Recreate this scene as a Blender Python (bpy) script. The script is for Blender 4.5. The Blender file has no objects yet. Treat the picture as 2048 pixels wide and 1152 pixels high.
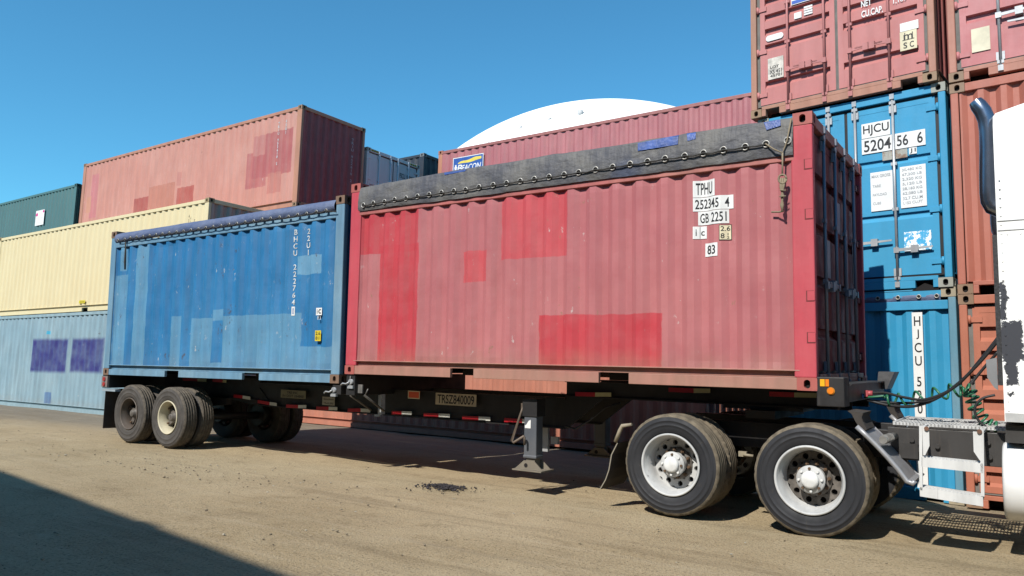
import bpy, bmesh, math, random
from mathutils import Vector, Matrix, noise
random.seed(7)
sc = bpy.context.scene
col = sc.collection
PI = math.pi

# ---------------------------------------------------------------- camera, sky, sun, exposure
CAM = Vector((7.7149, -7.3038, -0.0051))
YAW, PITCH, ROLL, FPX = -0.6023, 0.1179, 0.0277, 1535.03
def cam_axes():
    cy, sy, cp, sp = math.cos(YAW), math.sin(YAW), math.cos(PITCH), math.sin(PITCH)
    f = Vector((sy*cp, cy*cp, sp)); r = Vector((cy, -sy, 0)); u = r.cross(f)
    c, s = math.cos(ROLL), math.sin(ROLL)
    return r*c + u*s, u*c - r*s, f
RX, UP, FW = cam_axes()
cd = bpy.data.cameras.new('camera'); cam = bpy.data.objects.new('camera', cd); col.objects.link(cam)
cam.matrix_world = Matrix(((RX.x, UP.x, -FW.x, CAM.x), (RX.y, UP.y, -FW.y, CAM.y), (RX.z, UP.z, -FW.z, CAM.z), (0, 0, 0, 1)))
cd.sensor_width = 36.0; cd.lens = FPX/2048*36; cd.clip_start = 0.05; cd.clip_end = 2000
sc.camera = cam

SUN_EL, SUN_AZ = math.radians(43), math.radians(88)       # azimuth the light travels towards
sl = bpy.data.lights.new('sun', 'SUN'); sl.energy = 5.0; sl.angle = math.radians(0.53); sl.color = (1.0, 0.955, 0.88)
so = bpy.data.objects.new('sun', sl); col.objects.link(so)
trav = Vector((math.cos(SUN_AZ)*math.cos(SUN_EL), math.sin(SUN_AZ)*math.cos(SUN_EL), -math.sin(SUN_EL)))
so.rotation_euler = trav.to_track_quat('-Z', 'Y').to_euler(); so.location = (0, -30, 30)
wd = bpy.data.worlds.new('World'); sc.world = wd; wd.use_nodes = True
wn = wd.node_tree; bg = wn.nodes['Background']
sky = wn.nodes.new('ShaderNodeTexSky'); sky.sky_type = 'NISHITA'; sky.sun_disc = False
sky.sun_elevation = SUN_EL
sd = -trav; sky.sun_rotation = math.atan2(sd.x, sd.y)
sky.air_density = 1.0; sky.dust_density = 0.0; sky.ozone_density = 3.0; sky.altitude = 100
tint = wn.nodes.new('ShaderNodeMix'); tint.data_type = 'RGBA'; tint.blend_type = 'MULTIPLY'; tint.inputs['Factor'].default_value = 1
tint.inputs['B'].default_value = (.45, 1.04, 1.13, 1)                # a clearer, more cyan air than the stock sky
wn.links.new(sky.outputs[0], tint.inputs['A']); wn.links.new(tint.outputs['Result'], bg.inputs[0]); bg.inputs[1].default_value = 0.112
sc.view_settings.view_transform = 'Standard'; sc.view_settings.look = 'None'
sc.view_settings.exposure = 0.45; sc.view_settings.gamma = 1; sc.view_settings.use_curve_mapping = False
sc.render.engine = 'CYCLES'; sc.cycles.diffuse_bounces = 2

# ---------------------------------------------------------------- trailer frame (it leans a little)
LEAN, TILT, GAPX, DZ, BT = 0.0275, -0.0063, 0.10495, -0.13124, 0.00662
def lean_tilt(v):
    c, s = math.cos(LEAN), math.sin(LEAN); x, y, z = v.x, v.y*c - v.z*s, v.y*s + v.z*c
    c, s = math.cos(TILT), math.sin(TILT); return Vector((x*c - z*s, y, x*s + z*c))
ex, ey, ez = [lean_tilt(Vector(v)) for v in ((1, 0, 0), (0, 1, 0), (0, 0, 1))]
MT = Matrix(((ex.x, ey.x, ez.x, 0), (ex.y, ey.y, ez.y, 0), (ex.z, ey.z, ez.z, 0), (0, 0, 0, 1)))
MTI = MT.inverted()
MB_ = MT @ Matrix.Translation((-GAPX, 0, DZ)) @ Matrix.Rotation(-BT, 4, 'Y') @ Matrix.Translation((-6.058, 0, 0))
MBI = MB_.inverted()
def ray(px, py): return FW + RX*((px-1024)/FPX) - UP*((py-576)/FPX)
def at(px, py, y=0.0, inv=MTI):                     # photograph pixel -> point on the plane y in a local frame
    o = inv @ CAM; d = (inv.to_3x3() @ ray(px, py)); t = (y-o.y)/d.y
    return o + d*t
def gz(x): return -1.30 - 0.0054*max(-6.0, min(6.5, x-0.5))   # the yard slopes very slightly

# ---------------------------------------------------------------- materials
MATS = {}
def nt(name):
    m = bpy.data.materials.new(name); m.use_nodes = True; return m, m.node_tree, m.node_tree.nodes['Principled BSDF']
def nd(t, kind, **kw):
    n = t.nodes.new(kind)
    for k, v in kw.items(): setattr(n, k, v)
    return n
def mathn(t, op, a, b=None, clamp=False):
    n = nd(t, 'ShaderNodeMath', operation=op, use_clamp=clamp)
    for i, v in enumerate((a, b)):
        if v is None: continue
        if isinstance(v, (int, float)): n.inputs[i].default_value = v
        else: t.links.new(v, n.inputs[i])
    return n.outputs[0]
def ramp(t, src, a, b, lo=0.0, hi=1.0):
    n = nd(t, 'ShaderNodeMapRange'); n.interpolation_type = 'SMOOTHSTEP'
    t.links.new(src, n.inputs['Value'])
    for k, v in zip(('From Min', 'From Max', 'To Min', 'To Max'), (a, b, lo, hi)): n.inputs[k].default_value = v
    return n.outputs['Result']
def noiset(t, vec, scale, detail=4, rough=.55, sc3=None):
    if sc3:
        mp = nd(t, 'ShaderNodeMapping'); mp.inputs['Scale'].default_value = sc3; t.links.new(vec, mp.inputs['Vector']); vec = mp.outputs[0]
    n = nd(t, 'ShaderNodeTexNoise'); n.inputs['Scale'].default_value = scale; n.inputs['Detail'].default_value = detail; n.inputs['Roughness'].default_value = rough
    t.links.new(vec, n.inputs['Vector']); return n.outputs['Fac'], n.outputs['Color']
def mix(t, f, a, b, mode='MIX'):
    n = nd(t, 'ShaderNodeMix', data_type='RGBA', blend_type=mode)
    for s, v in ((n.inputs['Factor'], f), (n.inputs['A'], a), (n.inputs['B'], b)):
        if isinstance(v, (int, float)): s.default_value = v
        elif isinstance(v, (tuple, list)): s.default_value = (*v[:3], 1)
        else: t.links.new(v, s)
    return n.outputs['Result']
_rg = bpy.data.node_groups.new('rect mask', 'ShaderNodeTree')
def _mk():
    g = _rg
    g.interface.new_socket('Vector', in_out='INPUT', socket_type='NodeSocketVector')
    g.interface.new_socket('Centre', in_out='INPUT', socket_type='NodeSocketVector')
    g.interface.new_socket('Half', in_out='INPUT', socket_type='NodeSocketVector')
    g.interface.new_socket('Soft', in_out='INPUT', socket_type='NodeSocketFloat')
    g.interface.new_socket('Fac', in_out='OUTPUT', socket_type='NodeSocketFloat')
    i = g.nodes.new('NodeGroupInput'); o = g.nodes.new('NodeGroupOutput')
    a = nd(g, 'ShaderNodeVectorMath', operation='SUBTRACT'); g.links.new(i.outputs[0], a.inputs[0]); g.links.new(i.outputs[1], a.inputs[1])
    b = nd(g, 'ShaderNodeVectorMath', operation='ABSOLUTE'); g.links.new(a.outputs[0], b.inputs[0])
    c = nd(g, 'ShaderNodeVectorMath', operation='SUBTRACT'); g.links.new(b.outputs[0], c.inputs[0]); g.links.new(i.outputs[2], c.inputs[1])
    s = nd(g, 'ShaderNodeSeparateXYZ'); g.links.new(c.outputs[0], s.inputs[0])
    m = mathn(g, 'MAXIMUM', s.outputs[0], s.outputs[2])
    d = mathn(g, 'DIVIDE', m, i.outputs[3]); r = ramp(g, d, -1, 1, 1, 0)
    g.links.new(r, o.inputs[0])
_mk()
def rect(t, vec, r, soft=.006):
    n = nd(t, 'ShaderNodeGroup'); n.node_tree = _rg
    x0, x1, z0, z1 = r
    t.links.new(vec, n.inputs[0]); n.inputs[1].default_value = ((x0+x1)/2, 0, (z0+z1)/2)
    n.inputs[2].default_value = ((x1-x0)/2, 0, (z1-z0)/2); n.inputs[3].default_value = soft
    return n.outputs[0]
ALB = .77                                               # one reflectance scale for every paint, dirt and rubber
def setcol(t, c, p):
    n = nd(t, 'ShaderNodeMix', data_type='RGBA', blend_type='MULTIPLY'); n.inputs['Factor'].default_value = 1; n.inputs['B'].default_value = (ALB, ALB, ALB, 1)
    t.links.new(c, n.inputs['A']); t.links.new(n.outputs['Result'], p.inputs['Base Color'])
RUST = (.16, .065, .03)
def steel(name, c, fade=None, fade_amt=.5, rust=.12, streak=.25, rects=(), rough=.55, vary=.18, chips=0, dust=0, chipcol=(.07, .05, .045), metal=0):
    if name in MATS: return MATS[name]
    m, t, p = nt(name)
    tc = nd(t, 'ShaderNodeTexCoord').outputs['Object']
    fade = fade or tuple(min(1, x*1.12+.015) for x in c)
    f1, _ = noiset(t, tc, .7, 5, .6)
    c1 = mix(t, ramp(t, f1, .35, .7, 0, fade_amt), c, fade)
    if rects:
        jf, jc = noiset(t, tc, 5, 3, .6)
        jv = nd(t, 'ShaderNodeVectorMath', operation='SUBTRACT'); t.links.new(jc, jv.inputs[0]); jv.inputs[1].default_value = (.5, .5, .5)
        js = nd(t, 'ShaderNodeVectorMath', operation='SCALE'); t.links.new(jv.outputs[0], js.inputs[0]); js.inputs['Scale'].default_value = .05
        ja = nd(t, 'ShaderNodeVectorMath', operation='ADD'); t.links.new(tc, ja.inputs[0]); t.links.new(js.outputs[0], ja.inputs[1])
        pf, _ = noiset(t, tc, 2.2, 4, .6)
        pv = ramp(t, pf, .3, .75, 1, .72)
        for rr in rects:
            r4, rc = rr[:4], rr[4]; soft = rr[5] if len(rr) > 5 else .006
            k = mathn(t, 'MULTIPLY', rect(t, ja.outputs[0], r4, soft), pv)
            c1 = mix(t, k, c1, rc)
    # uneven tone
    f2, _ = noiset(t, tc, 1.6, 6, .62, (3.2, 3.2, .5))
    v = ramp(t, f2, .25, .75, 1-vary, 1+vary*.5)
    mv = nd(t, 'ShaderNodeMix', data_type='RGBA', blend_type='MULTIPLY'); mv.inputs['Factor'].default_value = 1
    t.links.new(c1, mv.inputs['A'])
    cmb = nd(t, 'ShaderNodeCombineColor'); [t.links.new(v, cmb.inputs[i]) for i in range(3)]
    t.links.new(cmb.outputs[0], mv.inputs['B']); c1 = mv.outputs['Result']
    # vertical streaks of dirt
    if streak:
        f3, _ = noiset(t, tc, 2.0, 5, .7, (9, 9, .45))
        c1 = mix(t, ramp(t, f3, .56, .80, 0, streak), c1, (.20, .15, .11))
    if dust:
        sx = nd(t, 'ShaderNodeSeparateXYZ'); t.links.new(tc, sx.inputs[0])
        f5, _ = noiset(t, tc, 3.5, 5, .6)
        zz = mathn(t, 'ADD', sx.outputs[2], mathn(t, 'MULTIPLY', f5, .35))
        c1 = mix(t, ramp(t, zz, .20, .62, dust, 0), c1, (.33, .26, .18))
    bumpsrc = None
    if chips:
        f6, _ = noiset(t, tc, 6.5, 8, .74, (1.5, 1.5, .8)); f7, _ = noiset(t, tc, 1.3, 3, .6); f10, _ = noiset(t, tc, 11, 7, .72, (1, 1, .55))
        cl = ramp(t, f7, .42, .62, .15, 1)
        k = mathn(t, 'MULTIPLY', cl, ramp(t, f6, .655-.03*chips, .685-.03*chips))
        c1 = mix(t, mathn(t, 'MULTIPLY', k, .8), c1, chipcol)
        k2 = mathn(t, 'MULTIPLY', cl, ramp(t, f10, .66-.02*chips, .69-.02*chips))
        c1 = mix(t, mathn(t, 'MULTIPLY', k2, .55), c1, (.60, .58, .55) if max(c) > .05 else (.06, .055, .048))
        f11, _ = noiset(t, tc, 1.0, 4, .7, (34, 34, .55))         # long thin scratches and seams
        c1 = mix(t, ramp(t, f11, .66, .72, 0, .35), c1, chipcol)
    if rust:
        f4, _ = noiset(t, tc, 3.1, 9, .72)
        th = .74 - .35*rust
        k = ramp(t, f4, th, th+.10)
        f8, _ = noiset(t, tc, 22, 4, .6)
        rc = mix(t, f8, (.10, .042, .022), (.30, .14, .06))
        c1 = mix(t, mathn(t, 'MULTIPLY', k, .85), c1, rc); bumpsrc = k
    setcol(t, c1, p)
    fr, _ = noiset(t, tc, 6, 4)
    t.links.new(ramp(t, fr, .3, .7, rough-.08, rough+.12), p.inputs['Roughness'])
    p.inputs['Metallic'].default_value = metal; p.inputs['Specular IOR Level'].default_value = .4
    b = nd(t, 'ShaderNodeBump'); b.inputs['Strength'].default_value = .12; b.inputs['Distance'].default_value = .01
    fb, _ = noiset(t, tc, 18, 5, .6); t.links.new(fb, b.inputs['Height']); t.links.new(b.outputs[0], p.inputs['Normal'])
    MATS[name] = m; return m
def flat(name, c, rough=.6, metal=0, vary=.15, scale=6, bump=0, spec=.4):
    if name in MATS: return MATS[name]
    m, t, p = nt(name); tc = nd(t, 'ShaderNodeTexCoord').outputs['Object']
    f, _ = noiset(t, tc, scale, 5, .6)
    a = tuple(x*(1-vary) for x in c); b = tuple(min(1, x*(1+vary*.6)) for x in c)
    setcol(t, mix(t, ramp(t, f, .3, .7), a, b), p)
    p.inputs['Roughness'].default_value = rough; p.inputs['Metallic'].default_value = metal; p.inputs['Specular IOR Level'].default_value = spec
    if bump:
        bn = nd(t, 'ShaderNodeBump'); bn.inputs['Strength'].default_value = bump; bn.inputs['Distance'].default_value = .01
        fb, _ = noiset(t, tc, scale*4, 5, .6); t.links.new(fb, bn.inputs['Height']); t.links.new(bn.outputs[0], p.inputs['Normal'])
    MATS[name] = m; return m

BLACK = flat('black paint', (.012, .012, .014), .5, vary=.3)
DARK = flat('dark opening', (.010, .008, .008), .9)
WHITE = flat('white decal', (.78, .78, .76), .5, vary=.06)
INK = flat('black ink', (.015, .015, .018), .6, vary=.1)
CREAM = flat('cream decal', (.70, .62, .42), .55, vary=.12)
GALV = steel('galvanised rod', (.42, .43, .44), rust=.16, streak=.1, rough=.42, metal=.35, vary=.2)
GREYRUB = flat('grey door gasket', (.17, .16, .145), .8, vary=.2)
CASTRUST = steel('rusty casting', (.27, .17, .105), (.36, .22, .13), rust=.35, streak=.15, vary=.3)
CASTYEL = steel('ochre casting', (.36, .27, .14), (.45, .36, .20), rust=.28, streak=.1, vary=.3)

# ---------------------------------------------------------------- mesh builder
class MB:
    def __init__(s, *mats): s.v = []; s.f = []; s.mi = []; s.sm = []; s.mats = list(mats); s.T = Matrix.Identity(4); s.m = 0; s.smooth = False
    def pts(s, L):
        n = len(s.v); s.v += [s.T @ Vector(p) for p in L]; return n
    def face(s, idx): s.f.append(tuple(idx)); s.mi.append(s.m); s.sm.append(s.smooth)
    def box(s, x0, x1, y0, y1, z0, z1):
        n = s.pts([(x, y, z) for x in (x0, x1) for y in (y0, y1) for z in (z0, z1)])
        for q in ((0, 1, 3, 2), (4, 6, 7, 5), (0, 4, 5, 1), (2, 3, 7, 6), (0, 2, 6, 4), (1, 5, 7, 3)): s.face([n+i for i in q])
    def hexa(s, P8):                                    # bottom 4, top 4
        n = s.pts(P8)
        for q in ((3, 2, 1, 0), (4, 5, 6, 7), (0, 1, 5, 4), (1, 2, 6, 5), (2, 3, 7, 6), (3, 0, 4, 7)): s.face([n+i for i in q])
    def grid(s, rows, closed=False):                    # rows of equal length
        n = s.pts([p for r in rows for p in r]); w = len(rows[0])
        for i in range(len(rows)-1):
            for j in range(w if closed else w-1):
                a = n+i*w+j; b = n+i*w+(j+1) % w; s.face((a, b, b+w, a+w))
    def prism(s, poly, d0, d1, ax=1):                   # polygon in the plane across axis ax
        def P(p, d):
            q = list(p); q.insert(ax, d); return q
        k = len(poly); n = s.pts([P(p, d0) for p in poly]+[P(p, d1) for p in poly])
        s.face(range(n, n+k)); s.face(range(n+2*k-1, n+k-1, -1))
        for i in range(k): j = (i+1) % k; s.face((n+i, n+k+i, n+k+j, n+j))
    def tube(s, path, r, n=10, cap=True):
        path = [Vector(p) for p in path]; rows = []; up = Vector((0, 0, 1)); prev = None
        rs = r if isinstance(r, (list, tuple)) else [r]*len(path)
        for i, p in enumerate(path):
            d = (path[min(i+1, len(path)-1)]-path[max(i-1, 0)]).normalized()
            if prev is None:
                a = d.cross(up); a = a if a.length > .05 else d.cross(Vector((1, 0, 0))); a.normalize()
            else:
                a = (prev - d*prev.dot(d)); a.normalize()
            prev = a; b = d.cross(a)
            rows.append([p+(a*math.cos(2*PI*k/n)+b*math.sin(2*PI*k/n))*rs[i] for k in range(n)])
        sm = s.smooth; s.smooth = True; st = len(s.v); s.grid(rows, True)
        if cap:
            s.smooth = False; s.face(range(st+n-1, st-1, -1)); e = len(s.v)-n; s.face(range(e, e+n))
        s.smooth = sm
    def cyl(s, a, b, r, n=14): s.tube([a, b], r, n)
    def lathe(s, prof, n=40, c=(0, 0, 0)):              # prof (r, y) about the y axis through c
        sm = s.smooth; s.smooth = True
        s.grid([[(c[0]+(rr if not callable(rr) else rr(k))*math.sin(2*PI*k/n), c[1]+y, c[2]+(rr if not callable(rr) else rr(k))*math.cos(2*PI*k/n)) for k in range(n)] for rr, y in prof], True)
        s.smooth = sm
    def ring_hole(s, outer, inner, depth_vec=None):     # two loops of equal count, optional inner wall + back
        k = len(outer); n = s.pts(outer+inner)
        for i in range(k): j = (i+1) % k; s.face((n+i, n+j, n+k+j, n+k+i))
        if depth_vec is not None:
            dv = Vector(depth_vec); q = s.pts([Vector(p)+dv for p in inner])
            for i in range(k): j = (i+1) % k; s.face((n+k+i, n+k+j, q+j, q+i))
            mm = s.m; s.m = len(s.mats)-1; s.face(range(q, q+k)); s.m = mm
    def text(s, body, u0, u1, v0, v1, w=0.0, thick=.0015, shear=0, bold=0.014):   # fitted to the box in plane (u, v), facing +w
        key = (body, shear, bold)
        if key not in TXT:
            cu = bpy.data.curves.new('t', 'FONT'); cu.body = body; cu.resolution_u = 4; cu.shear = shear; cu.offset = bold
            o = bpy.data.objects.new('t', cu); col.objects.link(o)
            me = bpy.data.meshes.new_from_object(o.evaluated_get(bpy.context.evaluated_depsgraph_get()))
            TXT[key] = ([tuple(v.co) for v in me.vertices], [tuple(p.vertices) for p in me.polygons])
            bpy.data.objects.remove(o); bpy.data.curves.remove(cu); bpy.data.meshes.remove(me)
        V, F = TXT[key]
        if not V or u1 == u0: return
        xs = [p[0] for p in V]; ys = [p[1] for p in V]; a, b, c, d = min(xs), max(xs), min(ys), max(ys)
        n = s.pts([(u0+(p[0]-a)/max(b-a, 1e-6)*(u1-u0), v0+(p[1]-c)/max(d-c, 1e-6)*(v1-v0), w+thick) for p in V])
        for q in F: s.face([n+i for i in q])
    def glyph(s, ch, uc, v0, v1, k, w=0.0, bold=.02):   # one letter at its natural width times k, centred on uc
        key = (ch, 0, bold); s.text(ch, 0, 0, 0, 0, -50, bold=bold) if key not in TXT else None
        V = TXT[key][0]; xs = [p[0] for p in V]; wd = (max(xs)-min(xs))/.70*(v1-v0)*k
        if key not in s.__dict__.setdefault('seen', set()): s.seen.add(key)
        s.text(ch, uc-wd/2, uc+wd/2, v0, v1, w, bold=bold)
    def build(s, name, parent=None, bevel=0, label=None):
        me = bpy.data.meshes.new(name); me.from_pydata([tuple(v) for v in s.v], [], s.f)
        for m in s.mats: me.materials.append(m)
        for p, i, k in zip(me.polygons, s.mi, s.sm): p.material_index = i; p.use_smooth = k
        me.update()
        o = bpy.data.objects.new(name, me); col.objects.link(o)
        if parent: o.parent = parent
        if label: o['label'] = label
        if bevel:
            b = o.modifiers.new('bevel', 'BEVEL'); b.width = bevel; b.segments = 2; b.limit_method = 'ANGLE'; b.angle_limit = math.radians(50)
        return o
TXT = {}
def frame(o, u, v):                                     # matrix whose columns are u, v, n = u x v
    u, v = Vector(u), Vector(v); n = u.cross(v); return Matrix(((u.x, v.x, n.x, o[0]), (u.y, v.y, n.y, o[1]), (u.z, v.z, n.z, o[2]), (0, 0, 0, 1)))
def tag(o, label, cat, group=None, kind=None):
    if kind: o['kind'] = kind
    if label: o['label'] = label
    if cat: o['category'] = cat
    if group: o['group'] = group
    return o
def thing(name, label, cat, M=None, group=None):
    o = bpy.data.objects.new(name, None); col.objects.link(o); o.empty_display_size = .3
    if M is not None: o.matrix_world = M
    return tag(o, label, cat, group)
def inst(src, parent, loc, rot=(0, 0, 0)):
    o = src.copy(); col.objects.link(o); o.parent = parent; o.location = loc; o.rotation_euler = rot; return o
def copy_tree(o, parent=None):
    c = o.copy(); col.objects.link(c); c.parent = parent
    for ch in list(o.children): copy_tree(ch, c)
    return c
NEAR = frame((0, 0, 0), (1, 0, 0), (0, 0, 1))           # near side: n = (0,-1,0)

# ---------------------------------------------------------------- ground
def make_ground():
    m, t, p = nt('yard dirt'); tc = nd(t, 'ShaderNodeTexCoord').outputs['Object']
    f1, _ = noiset(t, tc, .35, 6, .6); f2, _ = noiset(t, tc, 2.3, 8, .65); f3, _ = noiset(t, tc, 30, 5, .7); f4, _ = noiset(t, tc, 110, 3, .6)
    c = mix(t, ramp(t, f1, .32, .68), (.385, .295, .172), (.525, .418, .262))
    c = mix(t, ramp(t, f2, .45, .75, 0, .55), c, (.47, .38, .24))
    c = mix(t, ramp(t, f2, .30, .46, .5, 0), c, (.25, .185, .105))
    f9, _ = noiset(t, tc, 55, 4, .7)
    c = mix(t, ramp(t, f3, .52, .70, 0, .5), c, (.18, .14, .085))
    c = mix(t, ramp(t, f9, .55, .63, 0, .8), c, (.12, .092, .062))
    c = mix(t, ramp(t, f9, .43, .35, 0, .65), c, (.56, .47, .34))
    c = mix(t, ramp(t, f4, .58, .72, 0, .6), c, (.50, .43, .31))
    c = mix(t, ramp(t, f4, .42, .30, 0, .6), c, (.11, .085, .055))
    # darker, oilier, greyer ground towards the far stacks
    sx = nd(t, 'ShaderNodeSeparateXYZ'); t.links.new(tc, sx.inputs[0])
    yy = mathn(t, 'ADD', mathn(t, 'SUBTRACT', sx.outputs[1], mathn(t, 'MULTIPLY', sx.outputs[0], .12)), mathn(t, 'MULTIPLY', f1, 3.0))
    c = mix(t, ramp(t, yy, 2.6, 5.6, 0, .75), c, mix(t, f2, (.10, .092, .085), (.21, .19, .165)))
    # tyre tracks, long streaks along the yard
    f5, _ = noiset(t, tc, 1.0, 5, .6, (.25, 3.2, 1))
    c = mix(t, ramp(t, f5, .56, .72, 0, .35), c, (.42, .335, .21))
    f12, _ = noiset(t, tc, 1.0, 6, .65, (.5, 7, 1)); c = mix(t, ramp(t, f12, .55, .70, 0, .32), c, (.21, .158, .098)); c = mix(t, ramp(t, f12, .44, .32, 0, .3), c, (.50, .41, .28))
    c = mix(t, ramp(t, f5, .44, .30, 0, .35), c, (.20, .15, .09))
    setcol(t, c, p); p.inputs['Roughness'].default_value = .95; p.inputs['Specular IOR Level'].default_value = .15
    b = nd(t, 'ShaderNodeBump'); b.inputs['Strength'].default_value = .8; b.inputs['Distance'].default_value = .035
    h = mathn(t, 'ADD', mathn(t, 'MULTIPLY', f2, .8), mathn(t, 'ADD', mathn(t, 'MULTIPLY', f3, .35), mathn(t, 'ADD', mathn(t, 'MULTIPLY', f4, .2), mathn(t, 'MULTIPLY', f9, .35))))
    t.links.new(h, b.inputs['Height']); t.links.new(b.outputs[0], p.inputs['Normal'])
    g = MB(m); g.smooth = True; N = 260
    ax = [(2*i/N-1) for i in range(N+1)]
    w = lambda s: 16*s + 384*s**5
    rows = []
    for j in ax:
        y = w(j)-1
        r = []
        for i in ax:
            x = w(i)
            z = gz(x) + .022*(noise.noise((x*.9, y*.9, 3.1))) + .010*noise.noise((x*3.1, y*3.1, 9)) - .01
            r.append((x, y, z))
        rows.append(r)
    g.grid(rows); o = g.build('ground'); o['kind'] = 'structure'
make_ground()

def rock(mb, c, r, sq=.7):
    # small faceted stone
    n = 6; off = random.random()*9
    rows = []
    for k, (zz, rr) in enumerate(((-.5, .55), (.1, 1.0), (.6, .62))):
        rows.append([(c[0]+r*rr*math.cos(2*PI*i/n+off)*random.uniform(.75, 1.2), c[1]+r*rr*math.sin(2*PI*i/n+off)*random.uniform(.75, 1.2), c[2]+r*zz*sq) for i in range(n)])
    s = len(mb.v); mb.grid(rows, True); t = mb.pts([(c[0], c[1], c[2]+r*sq*random.uniform(.75, 1))])
    for i in range(n): mb.face((s+2*n+i, s+2*n+(i+1) % n, t))
def stones():
    m = flat('gravel', (.30, .24, .155), .95, vary=.45, scale=3); m2 = flat('dark gravel', (.22, .18, .125), .95, vary=.4, scale=3); m3 = flat('pale gravel', (.42, .38, .30), .95, vary=.3, scale=3)
    g = MB(m, m2, m3)
    for i in range(1600):
        x = random.uniform(-9, 11); y = random.uniform(-5.4, 2.6)
        if i % 3 == 0: x, y = random.gauss(-1.5, 2.2), random.gauss(-1.2, .5)
        r = random.choice((.003, .004, .004, .005, .006, .008, .012)) * random.uniform(.8, 1.3)
        if random.random() < .012: r = random.uniform(.014, .024)
        g.m = random.choice((0, 0, 1, 1, 2)); rock(g, (x, y, gz(x)+r*.25), r)
    tag(g.build('scattered_gravel'), 'small pebbles scattered over the tan dirt of the yard', 'gravel', kind='stuff')
    m = flat('coal black rubble', (.035, .03, .032), .9, vary=.5, scale=9)
    g = MB(m); cx, cy = 1.84, -.05
    for i in range(330):
        a = random.uniform(0, 2*PI); d = abs(random.gauss(0, .5)); 
        x, y = cx+.31*d*math.cos(a), cy+.20*d*math.sin(a)
        h = max(0, .035*(1-d*1.1)); r = random.uniform(.007, .022)
        rock(g, (x, y, gz(x)+h*random.random()+r*.3), r, .9)
    for i in range(34):
        a = random.uniform(0, 2*PI); d = random.uniform(.25, .6); r = random.uniform(.006, .014)
        rock(g, (cx+d*math.cos(a), cy+.8*d*math.sin(a), gz(cx)+r*.3), r, .9)
    tag(g.build('rubble_heap'), 'small heap of crumbled black asphalt lying on the dirt in front of the trailer', 'rubble', kind='stuff')
stones()

# ---------------------------------------------------------------- shipping containers
def corr_profile(s0, s1, pitch, depth, phase=0.0):
    pts = [(s0, 0)]
    a, b, c = .26*pitch, .5*pitch, .76*pitch     # flat, slope end, inner flat end
    k = math.floor((s0-phase)/pitch)-1
    while True:
        o = phase+k*pitch
        for q, d in ((0, 0), (a, 0), (b, depth), (c, depth), ):
            s = o+q
            if s0+.004 < s < s1-.004: pts.append((s, d))
        if o > s1: break
        k += 1
    pts.append((s1, 0)); return pts
def corr_panel(mb, prof, z0, z1, rows=2, dent=0.0, seed=0.0, y0=0.0):
    # in plane (u = s, v = z, n outward); depth goes inwards
    R = []
    for i in range(rows+1):
        z = z0+(z1-z0)*i/rows
        r = []
        for s, d in prof:
            e = 0
            if dent and 0 < i < rows: e = dent*(noise.noise((s*1.3, z*1.7, seed))*1.0 + .6*noise.noise((s*4, z*3.1, seed+5)))
            r.append((s, z, -y0-d+e))
        R.append(r)
    mb.grid(R)
def conform(o, prof, z0, z1, rows, dent, seed, shift):     # lay a decal on the corrugated near side, folded at every bend
    bm = bmesh.new(); bm.from_mesh(o.data)
    lo, hi = min(v.co.x for v in bm.verts), max(v.co.x for v in bm.verts)
    for u, d in prof:
        if lo < u < hi: bmesh.ops.bisect_plane(bm, geom=bm.verts[:]+bm.edges[:]+bm.faces[:], plane_co=(u, 0, 0), plane_no=(1, 0, 0))
    def E(i, j):
        u = prof[j][0]; z = z0+(z1-z0)*i/rows
        return 0 if i in (0, rows) else dent*(noise.noise((u*1.3, z*1.7, seed)) + .6*noise.noise((u*4, z*3.1, seed+5)))
    for v in bm.verts:
        j = max(k for k in range(len(prof)-1) if prof[k][0] <= v.co.x+1e-6 or k == 0); t = (v.co.x-prof[j][0])/(prof[j+1][0]-prof[j][0])
        q = max(0, min(rows-1e-6, (v.co.z-z0)/(z1-z0)*rows)); i = int(q); f = q-i
        e = (E(i, j)*(1-t)+E(i, j+1)*t)*(1-f)+(E(i+1, j)*(1-t)+E(i+1, j+1)*t)*f
        v.co.y += .014+prof[j][1]*(1-t)+prof[j+1][1]*t-e-shift
    bm.to_mesh(o.data); bm.free()
_cast = {}
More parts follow.
